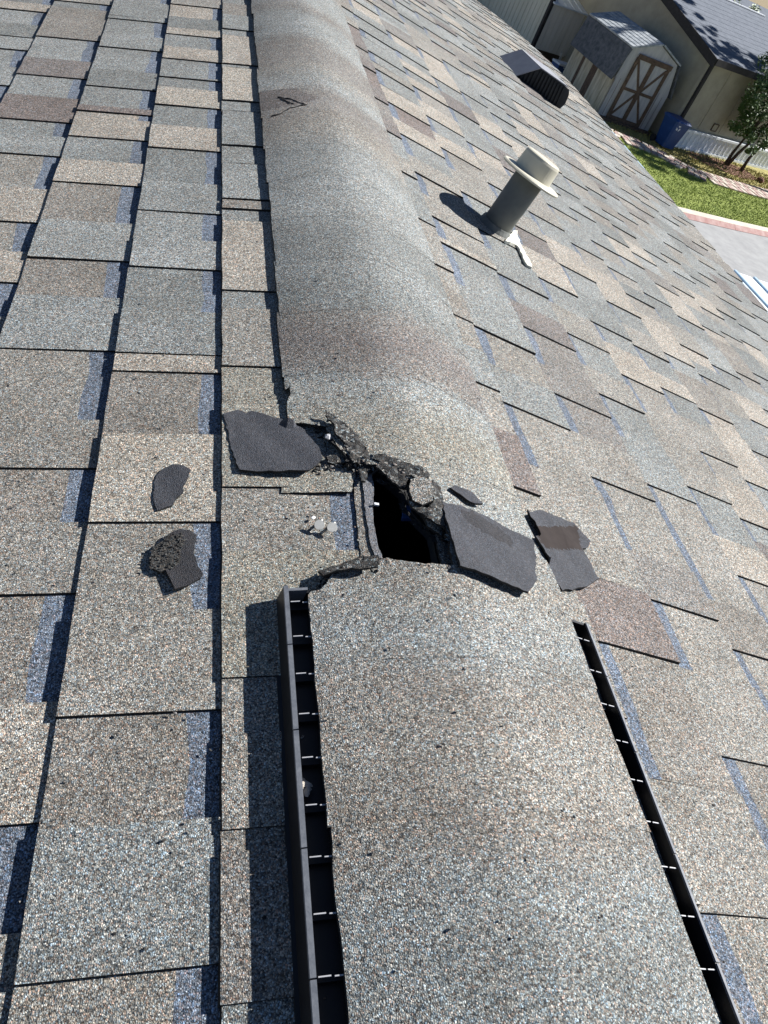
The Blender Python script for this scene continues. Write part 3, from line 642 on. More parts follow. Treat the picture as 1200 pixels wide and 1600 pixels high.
# traced rows: each line (photo row of a dark tab edge), row where the recessed part ends, tone of recess, tone of tab  -- far to near
LROWS = {
 1: (-.165, [(23, 23, 'g', 'k'), (52, 30, 'g', 'g'), (106, 62, 'g', 'b'), (163, 112, 'g', 'B'), (233, 180, 'g', 'g'), (317, 262, 'g', 'l'), (333, 320, 'N', 'N'), (461, 352, 'g', 'b'), (580, 490, 'g', 'n'), (769, 640, 'y', 'y'), (1063, 868, 'n', 'y'), (1296, 1150, 'n', 'n'), (1563, 1330, 'N', 'm'), (1900, 1640, 'g', 'n')]),
 2: (-.27, [(19, 8, 'g', 'g'), (60, 37, 'g', 'b'), (98, 80, 'g', 'b'), (127, 125, 'g', 'g'), (170, 143, 'G', 'B'), (237, 202, 'G', 'b'), (336, 290, 'G', 'g'), (425, 380, 'g', 'l'), (560, 493, 'G', 'g'), (588, 562, 'b', 'b'), (823, 686, 'N', 'B'), (1121, 962, 'n', 'n'), (1527, 1293, 'N', 'l'), (2100, 1750, 'n', 'n')]),
 3: (-.40, [(3, -3, 'g', 'g'), (36, 22, 'g', 'g'), (80, 60, 'g', 'l'), (141, 115, 'g', 'G'), (180, 172, 'g', 'r'), (220, 190, 'b', 'b'), (292, 257, 'g', 'b'), (411, 352, 'N', 'l'), (553, 470, 'N', 'l'), (739, 663, 'n', 'n'), (937, 825, 'N', 'n'), (1303, 1110, 'N', 'b'), (1800, 1480, 'S', 'n')]),
 4: (-.53, [(26, 12, 'g', 'g'), (64, 48, 'g', 'N'), (123, 97, 'l', 'k'), (192, 155, 'g', 'r'), (245, 215, 'g', 'l'), (350, 298, 'n', 'b'), (445, 397, 'n', 'b'), (620, 500, 'g', 'n'), (900, 760, 'g', 'g')]),
 5: (-.67, [(40, 20, 'g', 'G'), (78, 60, 'g', 'l'), (133, 105, 'l', 'l'), (200, 160, 'g', 'g')]),
}
RROWS = {
 0: (.1890, [(23, 23, 'r', 'k'), (52, 40, 'g', 'n'), (88, 70, 'r', 'k'), (120, 105, 'm', 'k'), (170, 150, 'r', 'k'), (223, 200, 'm', 'k'), (287, 260, 'g', 'n'), (361, 330, 'g', 'g'), (433, 400, 'n', 'n'), (512, 470, 'n', 'N'), (620, 560, 'n', 'g'), (783, 690, 'n', 'r'), (1130, 950, 'n', 'n'), (1420, 1250, 'n', 'n')]),
 1: (.1895, [(14, 5, 'g', 'N'), (43, 28, 'g', 'g'), (78, 56, 'g', 'g'), (106, 95, 'g', 'n'), (158, 132, 'g', 'b'), (207, 183, 'r', 'b'), (267, 240, 'g', 'n'), (336, 302, 'n', 'n'), (378, 370, 'n', 'b'), (508, 443, 'g', 'g'), (628, 567, 'n', 'g'), (890, 725, 'n', 'n'), (1002, 890, 'n', 'r'), (1428, 1218, 'N', 'n'), (2000, 1620, 'n', 'n')]),
 2: (.3220, [(11, 3, 'g', 'k'), (45, 25, 'g', 'm'), (76, 60, 'b', 'g'), (103, 90, 'g', 'b'), (132, 118, 'g', 'b'), (179, 155, 'n', 'b'), (229, 205, 'g', 'b'), (297, 262, 'n', 'n'), (355, 330, 'g', 'n'), (425, 385, 'g', 'g'), (507, 465, 'g', 'k'), (612, 566, 'm', 'm'), (745, 672, 'm', 'n'), (936, 858, 'n', 'm'), (1183, 1045, 'n', 'n'), (1600, 1370, 'N', 'n')]),
 3: (.4560, [(30, 15, 'g', 'b'), (70, 50, 'g', 'n'), (118, 90, 'b', 'b'), (165, 140, 'g', 'k'), (220, 190, 'g', 'g'), (285, 245, 'b', 'n'), (345, 315, 'g', 'n'), (430, 380, 'k', 'b'), (517, 470, 'g', 'n'), (612, 568, 'g', 'n'), (754, 680, 'g', 'g'), (1015, 935, 'n', 'N'), (1350, 1130, 'n', 'n')]),
 4: (.5790, [(40, 20, 'g', 'b'), (90, 65, 'r', 'n'), (140, 112, 'g', 'g'), (200, 170, 'g', 'b'), (260, 225, 'g', 'k'), (330, 295, 'n', 'n'), (410, 365, 'g', 'b'), (500, 450, 'g', 'G'), (583, 530, 'g', 'b'), (757, 640, 'n', 'n'), (898, 835, 'g', 'b'), (1200, 1000, 'n', 'n')]),
}
cells = []   # (side, xa, xb, y0, ym, y1, tooth, gap, key)
def add_rows(sd, k_, X, xm, rows):
    t = TL if sd < 0 else TR; prev = None; ends = []
    for (py, pm, gk, tk) in rows:
        y = y_at(xm, t, py); ym = y_at(xm, t, pm)
        if prev is not None: cells.append((sd, X[k_], X[k_ + 1], y, min(max(ym, y), prev), prev, tk, gk))
        else: first = (y, ym, tk, gk)
        prev = y
    return y_at(xm, t, rows[0][0]), prev
def rand_rows(sd, xa, xb, ya, yb):
    y = yb
    while y > ya:
        gp = random.choice((.055, .07, .09, .11, .13)); tt = random.choice((.06, .09, .11, .14, .17))
        y0 = y - gp - tt
        gk = random.choices('gGnNlmb', (30, 16, 20, 8, 14, 4, 5))[0]; tk = random.choices('gGnNlmkb', (26, 10, 20, 8, 12, 8, 5, 13))[0] if sd > 0 else random.choices('gGnNlkrbB', (20, 14, 12, 10, 8, 12, 6, 14, 6))[0]
        cells.append((sd, xa, xb, y0, y0 + tt, y, tk, gk)); y = y0
for k_ in range(len(LX) - 1):
    if k_ in (0,): continue
    if k_ - 0 in ():
        pass
for k_ in range(15):
    xa, xb = LX[k_], LX[k_ + 1]
    row = k_ + 1
    if row in LROWS:
        yf, yn = add_rows(-1, k_, LX, LROWS[row][0], LROWS[row][1])
        rand_rows(-1, xa, xb, yf, Y1)
        if yn > Y0: rand_rows(-1, xa, xb, Y0, yn)
    else: rand_rows(-1, xa, xb, Y0, Y1)
for k_ in range(len(RX) - 1):
    xa, xb = RX[k_], RX[k_ + 1]
    if k_ in RROWS:
        yf, yn = add_rows(1, k_, RX, RROWS[k_][0], RROWS[k_][1])
        rand_rows(1, xa, xb, yf, Y1)
        if yn > Y0: rand_rows(1, xa, xb, Y0, yn)
    else: rand_rows(1, xa, xb, Y0, Y1)
# the first pieces each side are tucked under the ridge cap: the left ones stop beside the torn gap
fixed = []
for c in cells:
    sd, xa, xb, y0, ym, y1, tk, gk = c
    if xa == 0.0: xa = .073 if sd < 0 else .045
    fixed.append((sd, xa, xb, y0, ym, y1, tk, gk))
def area(c):
    sd, xa, xb, y0, ym, y1, *_ = c; pts = [proj((sd * x, y, roofz(sd * x, y))) for x, y in ((xa, y0), (xb, y0), (xb, y1), (xa, y1))]
    if any(p[2] < 0 for p in pts): return 0.0
    xs = [min(max(p[0], 0), 1200) for p in pts]; ys = [min(max(p[1], 0), 1600) for p in pts]
    return abs(sum(xs[i] * ys[(i + 1) % 4] - xs[(i + 1) % 4] * ys[i] for i in range(4))) / 2
fixed.sort(key=area, reverse=True)
rest = MB()
for n_, c in enumerate(fixed):
    sd, xa, xb, y0, ym, y1, tk, gk = c
    one = n_ < 299
    b = MB() if one else rest
    cell(b, sd, xa, xb, y0, ym, y1, tone(tk), tone(gk), fine=one or area(c) > 60, tr=.0016 if sd < 0 and xa < .1 and y0 < .5 else None)
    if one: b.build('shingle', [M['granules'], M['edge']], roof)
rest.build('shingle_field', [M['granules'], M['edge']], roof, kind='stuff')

# ------------------------------------------------------------------ ridge caps
def ridge_t(x): return TR + (TL - TR) * (.5 - .5 * math.tanh(x / .05))
def capz(x, y, lift_edge, lift_mid, hw=.14, p=2.8):
    q = min(1, abs(x) / hw); return -ridge_t(x) * (math.sqrt(x * x + .0009) - .012) + lift_edge + lift_mid * (1 - q ** p) + sag(y)
def lift(y):      # (edge, middle) of the cap surface: lies on the roof beyond the tear, on top of the vent before it
    f_ = min(1, max(0, (.66 - y) / .14)); f_ = f_ * f_ * (3 - 2 * f_)
    wob = .003 * math.sin(y * 9.0) + .002 * math.sin(y * 23 + 1)
    g_ = min(1, max(0, (y - .66) / .5)); g_ = g_ * g_ * (3 - 2 * g_)
    return (.0075 + .0035 * g_) * (1 - f_) + .022 * f_, (.006 + (.011 + wob) * g_) * (1 - f_) + .004 * f_
def cap_surf(x, y): e, m_ = lift(y); return capz(x, y, e, m_)
CAPBANDS = [(-.7, 'l'), (.1, 'g'), (.155, 'G'), (.20, 'g'), (.25, 'N'), (.29, 'n'), (.33, 'n'), (.37, 'N'), (.42, 'l'), (.50, 'n'), (.60, 'l'), (.72, 'y'), (.82, 'l'), (.836, 'm'), (.90, 'k'), (.955, 'm'), (.99, 'G'), (1.08, 'g'), (1.2, 'G'), (1.27, 'l'), (1.42, 'l'),
            (1.5, 'g'), (1.6, 'n'), (1.66, 'N'), (1.72, 'm'), (1.80, 'm'), (1.86, 'l'), (1.96, 'n'), (1.99, 'm'), (2.12, 'm'), (2.18, 'l'), (2.35, 'g'), (2.42, 'm'), (2.5, 'l'), (2.7, 'g'), (2.8, 'N'), (2.95, 'l'), (3.2, 'g'), (4, 'n'), (9.5, 'g')]
def cap_colour(x, y):
    y0_ = y; y = y + .010 * math.sin(x * 31 + y * 3) + random.uniform(-.006, .006)
    if -.137 < x < -.03 and abs(y0_ - 1.76) < .055 * min(1, (-.02 - x) / .05): return tuple(c_ * .84 for c_ in TONES['k'])
    for (ya, ka), (yb, kb) in zip(CAPBANDS, CAPBANDS[1:]):
        if ya <= y < yb:
            f_ = (y - ya) / (yb - ya); A, B_ = TONES[ka], TONES[kb]; return tuple(A[i] * (1 - f_) + B_[i] * f_ for i in range(3))
    return TONES['g']
cap_root = empty('ridge_cap', (0, 3, -.02), parent=house)
captones = {0: 'l', 1: 'N', 2: 'g', 3: 'l', 4: 'l', 5: 'g', 6: 'n', 7: 'N', 8: 'k', 9: 'l', 10: 'g', 11: 'k', 12: 'G', 13: 'n', 14: 'g'}
CL, CR = -.137, .143
TEAR = [(-.20, .80), (-.13, .808)] + [tuple(on_roof(px, py, .022)[:2]) for px, py in ((447, 655), (480, 652), (510, 660), (530, 690), (556, 716), (600, 719), (640, 738), (668, 748), (688, 772), (697, 800), (700, 840), (708, 886), (660, 888), (600, 880), (560, 886), (520, 900), (497, 925))] + [(-.20, .47)]
far_start = .60
def cap_piece(y0, y1, key, outline=None, top_add=0.0, kk=0):
    o = outline or [(CL + random.uniform(-.002, .002), y0), (CR + random.uniform(-.002, .002), y0), (CR + random.uniform(-.002, .002), y1 + .01), (CL + random.uniform(-.002, .002), y1 + .01)]
    L = y1 - y0
    def zf(x, y): return cap_surf(x, y) + .0004 * (y1 - y) / L
    cf = cap_colour
    b = MB(); sheet(b, densify(o, .02, .0009), [], zf, .0035, cf, step=.012, seam=lambda y: y < y0 + .0015 or y > y1 + .007)
    return b.build('cap_shingle', [M['granules'], M['edge']], cap_root, smooth=False)
# near caps over the vent (newest laid nearest)
edges_near = [-.62, -.46, -.30, -.16, -.02, .12, .26, .40]
nk = ['l', 'g', 'n', 'l', 'l', 'N', 'n']
for i in range(len(edges_near) - 1): cap_piece(edges_near[i], edges_near[i + 1], nk[i])
# the torn caps: what is left right of the hole runs on to the far caps
hole_side = [p for p in TEAR[1:-1]]
o1 = [(CL, .40), (CR, .40), (CR, .54), (.03, .54)]
b = MB()
def torn(y0, y1, key):
    outer = [(CL, y0), (CR, y0), (CR, y1 + .012), (CL, y1 + .012)]
    tear_d = densify(TEAR, .007, .0016)
    # clip by triangle test: the outline is meshed whole and triangles inside the tear are left out
    pts = [Vector(p) for p in densify(outer, .012, .0006)]; n0 = len(pts); edges = [(i, (i + 1) % n0) for i in range(n0)]
    ins = [Vector(p) for p in tear_d if CL < p[0] < CR and y0 < p[1] < y1 + .012]; pts += ins
    x = CL + .005
    while x < CR:
        y = y0 + .005
        while y < y1 + .01:
            if all((abs(x - q.x) + abs(y - q.y)) > .004 for q in ins): pts.append(Vector((x, y)))
            y += .012
        x += .012
    vs, es, fs, _, _, _ = mgeo.delaunay_2d_cdt(pts, edges, [], 0, 1e-6)
    mb = MB(); col = tone(key, .02); L = y1 - y0
    def dist(x, y): return min(math.hypot(x - q[0], y - q[1]) for q in tear_d)
    def zf(x, y): d = dist(x, y); return cap_surf(x, y) + .0004 * (y1 - y) / L + (.0022 * max(0, 1 - d / .015) * (.4 + .6 * math.sin(x * 160 + y * 90) ** 2))
    nv = len(vs)
    for v_ in vs: mb.vert(v_.x, v_.y, zf(v_.x, v_.y))
    for i in range(nv): mb.vert(mb.v[i][0], mb.v[i][1], mb.v[i][2] - .0035)
    cnt = {}
    for f_ in fs:
        cx = sum(vs[i].x for i in f_) / 3; cy = sum(vs[i].y for i in f_) / 3
        if in_poly(cx, cy, tear_d) or not in_poly(cx, cy, outer): continue
        a_, b_, c_ = (vs[i] for i in f_[:3])
        if (b_ - a_).cross(c_ - a_) < 0: f_ = f_[::-1]
        mb.face(f_, cap_colour(cx, cy), 0); mb.face([nv + i for i in f_[::-1]], col, 1)
        for i in range(3): cnt[(f_[i], f_[(i + 1) % 3])] = 1
    for (p, q) in cnt:
        if (vs[p].y < y0 + .0008 and vs[q].y < y0 + .0008) or (vs[p].y > y1 + .011 and vs[q].y > y1 + .011): continue
        if (q, p) not in cnt: mb.face((p, nv + p, nv + q, q), (.2, .2, .2), 1)
    return mb.build('cap_shingle', [M['granules'], M['edge']], cap_root, label='torn cap shingle beside the hole')
torn(.40, .54, 'n'); torn(.54, .68, 'l'); torn(.68, .83, 'y')
edges_far = [.83, .965, 1.10, 1.24, 1.38, 1.52, 1.67, 1.81, 1.95, 2.09, 2.23, 2.38, 2.52, 2.66, 2.80, 2.95, 3.1, 3.25, 3.4, 3.6, 3.9, 4.3, 4.8, 5.4, 6.1, 7, 8, 9.4]
fk = ['k', 'g', 'l', 'g', 'l', 'G', 'k', 'l', 'k', 'l', 'g', 'k', 'l', 'g', 'g', 'l', 'k', 'g', 'l', 'g', 'g', 'n', 'g', 'g', 'g', 'g', 'g']
for i in range(len(edges_far) - 1): cap_piece(edges_far[i], edges_far[i + 1], fk[i])
# the cracked, stained tab on the far caps
b = MB()
for pl in (((436, 146), (455, 152), (468, 160), (479, 165)), ((479, 165), (455, 168), (437, 174), (420, 176)), ((440, 148), (452, 158), (462, 163))):
    pts = []
    for px, py in pl:
        p = on_roof(px, py, .03); pts.append(p)
    pts2 = []
    for a_, c_ in zip(pts, pts[1:]):
        for f_ in (0, .25, .5, .75): q = a_ + (c_ - a_) * f_; pts2.append((q[0] + random.uniform(-.0015, .0015), q[1] + random.uniform(-.001, .001), cap_surf(q[0], q[1]) + .0012))
    b.tube(pts2, [.0005 + .0011 * random.random() for _ in pts2], n=5)
b.build('crack', M['edge'], cap_root, label='open crack in a stained cap shingle')

# what lies bare in the gap: strips of underlayment left of the hole, sliver right of it
def strip_piece(name, pix, h, mats, th=.003, colkey='n', step=.012, label=None, parent=roof, mi=0, jit=.0006):
    P = [tuple(on_roof(*p, h)[:2]) for p in pix]; b = MB(); c = tone(colkey, .03)
    sheet(b, densify(P, .006, jit), [], lambda x, y: roofz(x, y, h), th, lambda x, y: c, step=step)
    return b.build(name, mats, parent, label=label)
GE = [M['granules'], M['edge']]
strip_piece('backing_strip', ((549, 720), (576, 724), (583, 760), (582, 812), (592, 866), (597, 890), (566, 890), (556, 800)), .0035, GE, colkey='N', label='bare shingle strip left of the hole')
strip_piece('backing_strip', ((566, 738), (581, 740), (584, 765), (583, 812), (590, 848), (598, 873), (586, 872), (577, 840), (570, 790)), .0055, [M['felt'], M['edge']], label='grey underlayment edge along the hole')
strip_piece('backing_strip', ((495, 655), (545, 700), (560, 722), (549, 768), (440, 770), (440, 690)), .0065, GE, colkey='y', label='yellowish cap remnant before the torn edge')
strip_piece('backing_strip', ((566, 870), (600, 878), (640, 884), (690, 888), (690, 915), (500, 930), (503, 905), (540, 890)), .006, GE, colkey='y')
strip_piece('backing_strip', ((678, 828), (690, 800), (712, 800), (722, 890), (692, 890)), .006, GE, colkey='B', label='sunlit shingle sliver right of the hole')
strip_piece('backing_strip', ((560, 716), (600, 718), (645, 735), (690, 765), (705, 800), (680, 826), (668, 815), (650, 795), (638, 775), (628, 760), (603, 740), (585, 733)), .0055, [M['tar'], M['edge']], label='blackened asphalt beyond the hole')
# the small tan flap bent over the far side of the hole
b = MB(); P = [tuple(on_roof(*p, .023)[:2]) for p in ((641, 749), (655, 745), (672, 750), (677, 765), (676, 782), (660, 789), (645, 782), (639, 768))]; c = tone('n')
sheet(b, densify(P, .004, .0008), [], lambda x, y: roofz(x, y, .0245) + .02 * (x - .02), .003, lambda x, y: c, step=.006)
b.build('torn_flap', GE, roof, label='small tan shingle flap over the hole edge')
b = MB(); P = [tuple(on_roof(*p, .012)[:2]) for p in ((660, 800), (675, 800), (693, 826), (690, 838), (668, 822))]; c = tone('n')
sheet(b, densify(P, .004, .0008), [], lambda x, y: roofz(x, y, .012), .003, lambda x, y: c, step=.006)
b.build('torn_flap', GE, roof)

def flap(pix, h, tilt, mats, label=None, jit=.0013, ripple=.0012, top=None):
    P0 = [on_roof(*p, h) for p in pix]; cx = sum(p[0] for p in P0) / len(P0); cy = sum(p[1] for p in P0) / len(P0); b = MB(); c = tone('G')
    def zf(x, y): return roofz(x, y, h) + tilt[0] * (x - cx) + tilt[1] * (y - cy) + ripple * math.sin(x * 420 + y * 150) * math.cos(y * 260)
    sheet(b, densify([tuple(p[:2]) for p in P0], .0035, jit), [], zf, .0024, lambda x, y: c, step=.0045, top=top or (lambda x, y: random.choices((0, 2), (5, 1))[0]))
    return b.build('torn_flap', mats, roof, label=label)
TM = [M['tar'], M['edge'], M['granules']]
c8 = lambda x, y: (480 + x / 5, 640 + y / 5)
flap([c8(*p) for p in ((130, 30), (170, 50), (240, 85), (330, 140), (400, 200), (455, 250), (475, 300), (545, 335), (500, 390), (420, 400), (345, 385), (320, 290), (265, 235), (215, 190), (200, 130), (160, 90))], .019, (-.12, .05), TM, 'frayed tongue of asphalt left of the hole')
flap([c8(*p) for p in ((150, 370), (210, 350), (290, 365), (350, 380), (340, 405), (250, 415), (170, 408))], .012, (0, .1), TM)
flap([c8(*p) for p in ((520, 345), (620, 370), (700, 385), (800, 430), (900, 450), (968, 510), (955, 530), (890, 515), (800, 525), (762, 590), (735, 600), (680, 552), (600, 492), (540, 448), (560, 410), (500, 385))], .016, (.02, .12), TM, 'blackened cap edge sagging over the hole')
flap([c8(*p) for p in ((975, 555), (1020, 575), (1050, 640), (1065, 760), (1095, 830), (1085, 935), (1010, 890), (900, 805), (820, 760), (800, 690), (860, 745), (950, 765), (992, 720), (985, 640))], .021, (.05, .0), TM, 'crumpled asphalt rim round the tan flap')
flap([c8(*p) for p in ((400, 400), (430, 395), (470, 470), (460, 560), (430, 560), (405, 500))], .011, (0, 0), TM)
# crumbled asphalt shards along the tear
def shard(b, x, y, z, s2, flat_=.5):
    n = random.randint(5, 7); a0 = random.uniform(0, 6.28); el = random.uniform(.9, 2.0); ra = random.uniform(0, 3.14)
    rr = []
    for zz, f_ in ((0, .8), (flat_ * .5, 1.0), (flat_, .45)):
        ring = []
        for k_ in range(n):
            t_ = a0 + k_ * 6.283 / n; r_ = s2 * f_ * random.uniform(.6, 1.2); u, v_ = r_ * math.cos(t_) * el, r_ * math.sin(t_)
            ring.append((x + u * math.cos(ra) - v_ * math.sin(ra), y + u * math.sin(ra) + v_ * math.cos(ra), z + zz * s2 + random.uniform(0, .15) * s2))
        rr.append(ring)
    b.rings(rr, col=tone(random.choice('GNkg')), mi=random.choices((0, 1, 2), (7, 4, 1))[0])
def shard_line(pix, n, wid, size, lift_, name, label, big=0):
    pts = [on_roof(*p, .02) for p in pix]; seg = [np.linalg.norm(c_ - a_) for a_, c_ in zip(pts, pts[1:])]; tot = sum(seg); b = MB()
    for _ in range(n):
        s_ = random.uniform(0, tot); i = 0
        while s_ > seg[i] and i < len(seg) - 1: s_ -= seg[i]; i += 1
        p = pts[i] + (pts[i + 1] - pts[i]) * s_ / seg[i]; w_ = random.gauss(0, wid)
        d = (pts[i + 1] - pts[i]) / seg[i]; x, y = p[0] - d[1] * w_, p[1] + d[0] * w_
        zz = (cap_surf(x, y) if not in_poly(x, y, TEAR) else roofz(x, y, .007)) - .001
        if in_poly(x, y, HOLE): continue
        shard(b, x, y, zz + random.uniform(0, lift_), random.uniform(.35, 1) * size, .55)
    # curled torn lips: ribbons standing along the line
    for rb in range(3):
        pp = []; off = random.uniform(-wid, wid)
        for i, (a_, c_) in enumerate(zip(pts, pts[1:])):
            for f_ in np.arange(0, 1, .2): q = a_ + (c_ - a_) * f_; pp.append(q)
        n_ = len(pp); top = []; bot = []
        for i, q in enumerate(pp):
            j1 = random.uniform(-.002, .002); x, y = q[0] + off + j1, q[1] + off * .5 + j1
            base = (cap_surf(x, y) if not in_poly(x, y, TEAR) else roofz(x, y, .006)) - .002
            hh = random.uniform(.001, .006) * lift_ / .01
            bot.append((x, y, base)); top.append((x + random.uniform(-.006, .002), y + random.uniform(-.005, .003), base + hh))
        for i in range(n_ - 1):
            b.quad(bot[i], bot[i + 1], top[i + 1], top[i], col=tone('G'), mi=random.choice((0, 1, 1, 2)))
            tk_ = .0022; A = [np.array(v_) for v_ in (bot[i], bot[i + 1], top[i + 1], top[i])]
            b.quad(*[v_ + np.array([-tk_, tk_ * .4, 0]) for v_ in A[::-1]], col=tone('G'), mi=2)
            b.quad(A[3], A[2], A[2] + np.array([-tk_, tk_ * .4, 0]), A[3] + np.array([-tk_, tk_ * .4, 0]), col=tone('G'), mi=2)
    return b.build(name, [M['granules'], M['tar'], M['edge']], roof, label=label, kind='stuff')
shard_line(((506, 656), (520, 672), (540, 690), (558, 712), (575, 722)), 120, .0040, .0024, .004, 'torn_edge', 'crumbled torn edge of the cap left of the hole')
shard_line(((500, 722), (525, 716), (548, 715), (565, 722)), 60, .003, .0022, .003, 'torn_edge', None)
shard_line(((565, 718), (590, 722), (620, 728), (650, 738), (672, 750), (682, 768), (690, 790), (696, 815)), 180, .0035, .0024, .005, 'torn_edge', 'crumbled torn edge beyond the hole')
shard_line(((600, 735), (620, 742), (640, 750), (645, 765), (640, 780), (660, 800), (690, 822), (694, 832)), 110, .0022, .0020, .004, 'torn_edge', None)
shard_line(((598, 878), (630, 883), (660, 887), (700, 890), (712, 885)), 60, .0018, .0016, .003, 'torn_edge', None)
shard_line(((516, 895), (540, 887), (565, 876), (578, 880), (574, 900)), 110, .005, .0024, .003, 'torn_edge', 'crumbled black asphalt heap near the vent end')
# stray granules and crumbs washed over the roof
b = MB()
for _ in range(420):
    x = random.uniform(-.45, .35); y = random.uniform(.15, 1.1)
    if in_poly(x, y, HOLE): continue
    z = max(cap_surf(x, y) + .003 if CL < x < CR and not in_poly(x, y, TEAR) else roofz(x, y, .008), roofz(x, y, .006)); shard(b, x, y, z - .001, random.uniform(.0006, .0014), .6)
b.build('grit', [M['granules'], M['tar'], M['edge']], label='loose dark grit scattered over the shingles round the tear', cat='grit', kind='stuff')

# ------------------------------------------------------------------ ridge vent: base, baffles, ribs
rv = empty('ridge_vent', (0, 0, 0), parent=house)
YV0, YV1 = -.62, .486
def side_part(name, sd, prof_, mat, y0=YV0, y1=YV1 + .002, label=None, n=10):
    """a profile in the x-z plane, (|x|, height over the roof), run along the ridge"""
    b = MB(); t = TL if sd < 0 else TR; rr = []
    for i in range(n + 1):
        y = y0 + (y1 - y0) * i / n; rr.append([(sd * x, y, -t * x + h) for x, h in prof_])
    b.rings(rr); return b.build(name, mat, rv, label=label)
for sd, xo in ((-1, .1565), (1, .1665)):
    ex = {-1: .0, 1: .0}[sd]
    side_part('louvre_base', sd, [(.09, .0035), (xo + .006, .0035), (xo + .006, .0068), (.09, .0068)], M['plastic'])
    side_part('vent_body', sd, [(.02, .006), (.128, .006), (.128, .0175), (.02, .0175)], M['plastic'])
    bt = .0275 if sd < 0 else .022
    side_part('baffle', sd, [(xo - .004, .006), (xo + .003, .006), (xo + .0012, bt), (xo - .0012, bt)], M['plastic'])
# top flange of each baffle in short lengths, sunlit sheen put into its colour
jl = [.486, .420, .338, .244, .160, .07, -.02, -.11, -.2, -.3, -.4, -.5, -.62]
for a_, c_ in zip(jl, jl[1:]):
    side_part('baffle_flange', -1, [(.1548, .0272), (.1590, .0272), (.1588, .0290), (.1550, .0294)], M['plastic_lit'], c_ + .0012, a_, n=1)
    side_part('baffle_flange', 1, [(.1650, .0215), (.1685, .0215), (.1683, .0232), (.1653, .0235)], M['plastic_lit'], c_ + .0012, a_, n=1)
yy = .470; kx = 0
while yy > -.5:
    for sd, xo in ((-1, .1535), (1, .1648)):
        off = 0 if sd < 0 else -.006; t = TL if sd < 0 else TR; y = yy + off
        b = MB()
        def bx(x0, x1, h0, h1, th=.0012): b.box((sd * x0, y, -t * x0 + h0), (sd * (x1 - x0), 0, -t * (x1 - x0)), (0, th, 0), (0, 0, h1 - h0), mi=0)
        long_ = kx % 2 == 0
        hq = .0045 if sd < 0 else 0
        bx(xo - .0090, xo - .001, .0195 + hq, .0205 + hq, .0009); bx(xo - (.0200 if long_ else .0170), xo - .0118, .0195 + hq * .6, .0205 + hq * .6, .0009)
        b.build('rib', M['rib'], rv)
        b = MB()
        b.box((sd * .127, y + .0003, -t * .127 + .006), (sd * (xo - .128), 0, -t * (xo - .128)), (0, .0007, 0), (0, 0, .0064)); b.build('rib_web', M['plastic'], rv)
    yy -= .0385; kx += 1
# fine louvre blades in the side of the vent body, and end plates
b = MB()
y = YV0
while y < YV1 - .004:
    for sd in (-1, 1):
        t = TL if sd < 0 else TR; b.box((sd * .1282, y, -t * .128 + .007), (sd * .004, 0, 0), (0, .0012, 0), (0, 0, .0095))
    y += .0062
b.build('louvre_blade', M['plastic'], rv, kind='stuff')
b = MB(); b.box((-.156, YV1 - .001, -TL * .156 + .006), (.020, 0, TL * .020), (0, .003, 0), (0, 0, .0165)); b.build('end_plate', M['plastic_lit'], rv)
b = MB(); b.box((-.136, YV1 - .001, -TL * .136 + .006), (.10, 0, TL * .10), (0, .003, 0), (0, 0, .012)); b.build('end_plate', M['plastic'], rv)
b = MB(); b.box((.156 - .03, YV1 - .001, -TR * .126 + .006), (.038, 0, -TR * .038), (0, .003, 0), (0, 0, .0145)); b.build('end_plate', M['plastic'], rv)

# ------------------------------------------------------------------ vent pipe with a hat-shaped cap, sealant runs
pb = np.array([.393, 1.640, roofz(.393, 1.640, .004)])
vp = empty('vent_pipe', pb, parent=house)
axis = np.array([.030, .012, .128]); axis = axis / np.linalg.norm(axis)
e1 = np.array([1, 0, 0.]) - axis * axis[0]; e1 /= np.linalg.norm(e1); e2 = np.cross(axis, e1)
def ring(h, r_, n=44, tilt=0.0): return [tuple(pb + axis * h + e1 * r_ * math.cos(t) + e2 * r_ * math.sin(t)) for t in np.linspace(0, 2 * math.pi, n + 1)[:-1]]
b = MB(); b.rings([ring(-.03, .0325), ring(.05, .0330), ring(.135, .0335)]); b.build('pipe', M['pipe'], vp, smooth=True)
b = MB(); b.rings([ring(.124, .067), ring(.1225, .0695), ring(.126, .0705), ring(.1285, .068), ring(.131, .0435), ring(.148, .0425), ring(.163, .0418), ring(.168, .040), ring(.170, .037), ring(.1708, .02)], col=(.5, .5, .4))
cp = b.build('pipe_cap', M['pvc'], vp, label='cream hat-shaped cap with a wide brim')
b = MB()
rr = []
for h, r_ in ((.0, .040), (.005, .038), (.010, .0355), (.014, .0342)):
    rr.append([(pb[0] + r_ * math.cos(t), pb[1] + r_ * math.sin(t), roofz(pb[0] + r_ * math.cos(t), pb[1], .004) + h) for t in np.linspace(0, 2 * math.pi, 25)[:-1]])
b.rings(rr); b.build('flashing_boot', M['pipe'], vp)
SP = [(690 + x / 5.714, 220 + y / 5.714) for x, y in ((560, 905), (590, 880), (640, 818), (668, 822), (668, 870), (690, 915), (705, 960), (740, 1015), (765, 1065), (800, 1120), (795, 1148), (762, 1125), (735, 1095), (712, 1040), (690, 985), (660, 945), (620, 932))]
P = [tuple(at_right(px, py, .007)[:2]) for px, py in SP]; b = MB()
sheet(b, densify(P, .006, .0012), [], lambda x, y: roofz(x, y, .0125) + .0012 * math.sin(x * 300) * math.sin(y * 210), .006, lambda x, y: (.5, .5, .5), step=.007, mi_side=0)
b.build('sealant_smear', M['caulk'], vp, label='cream sealant smear running down from the pipe base')

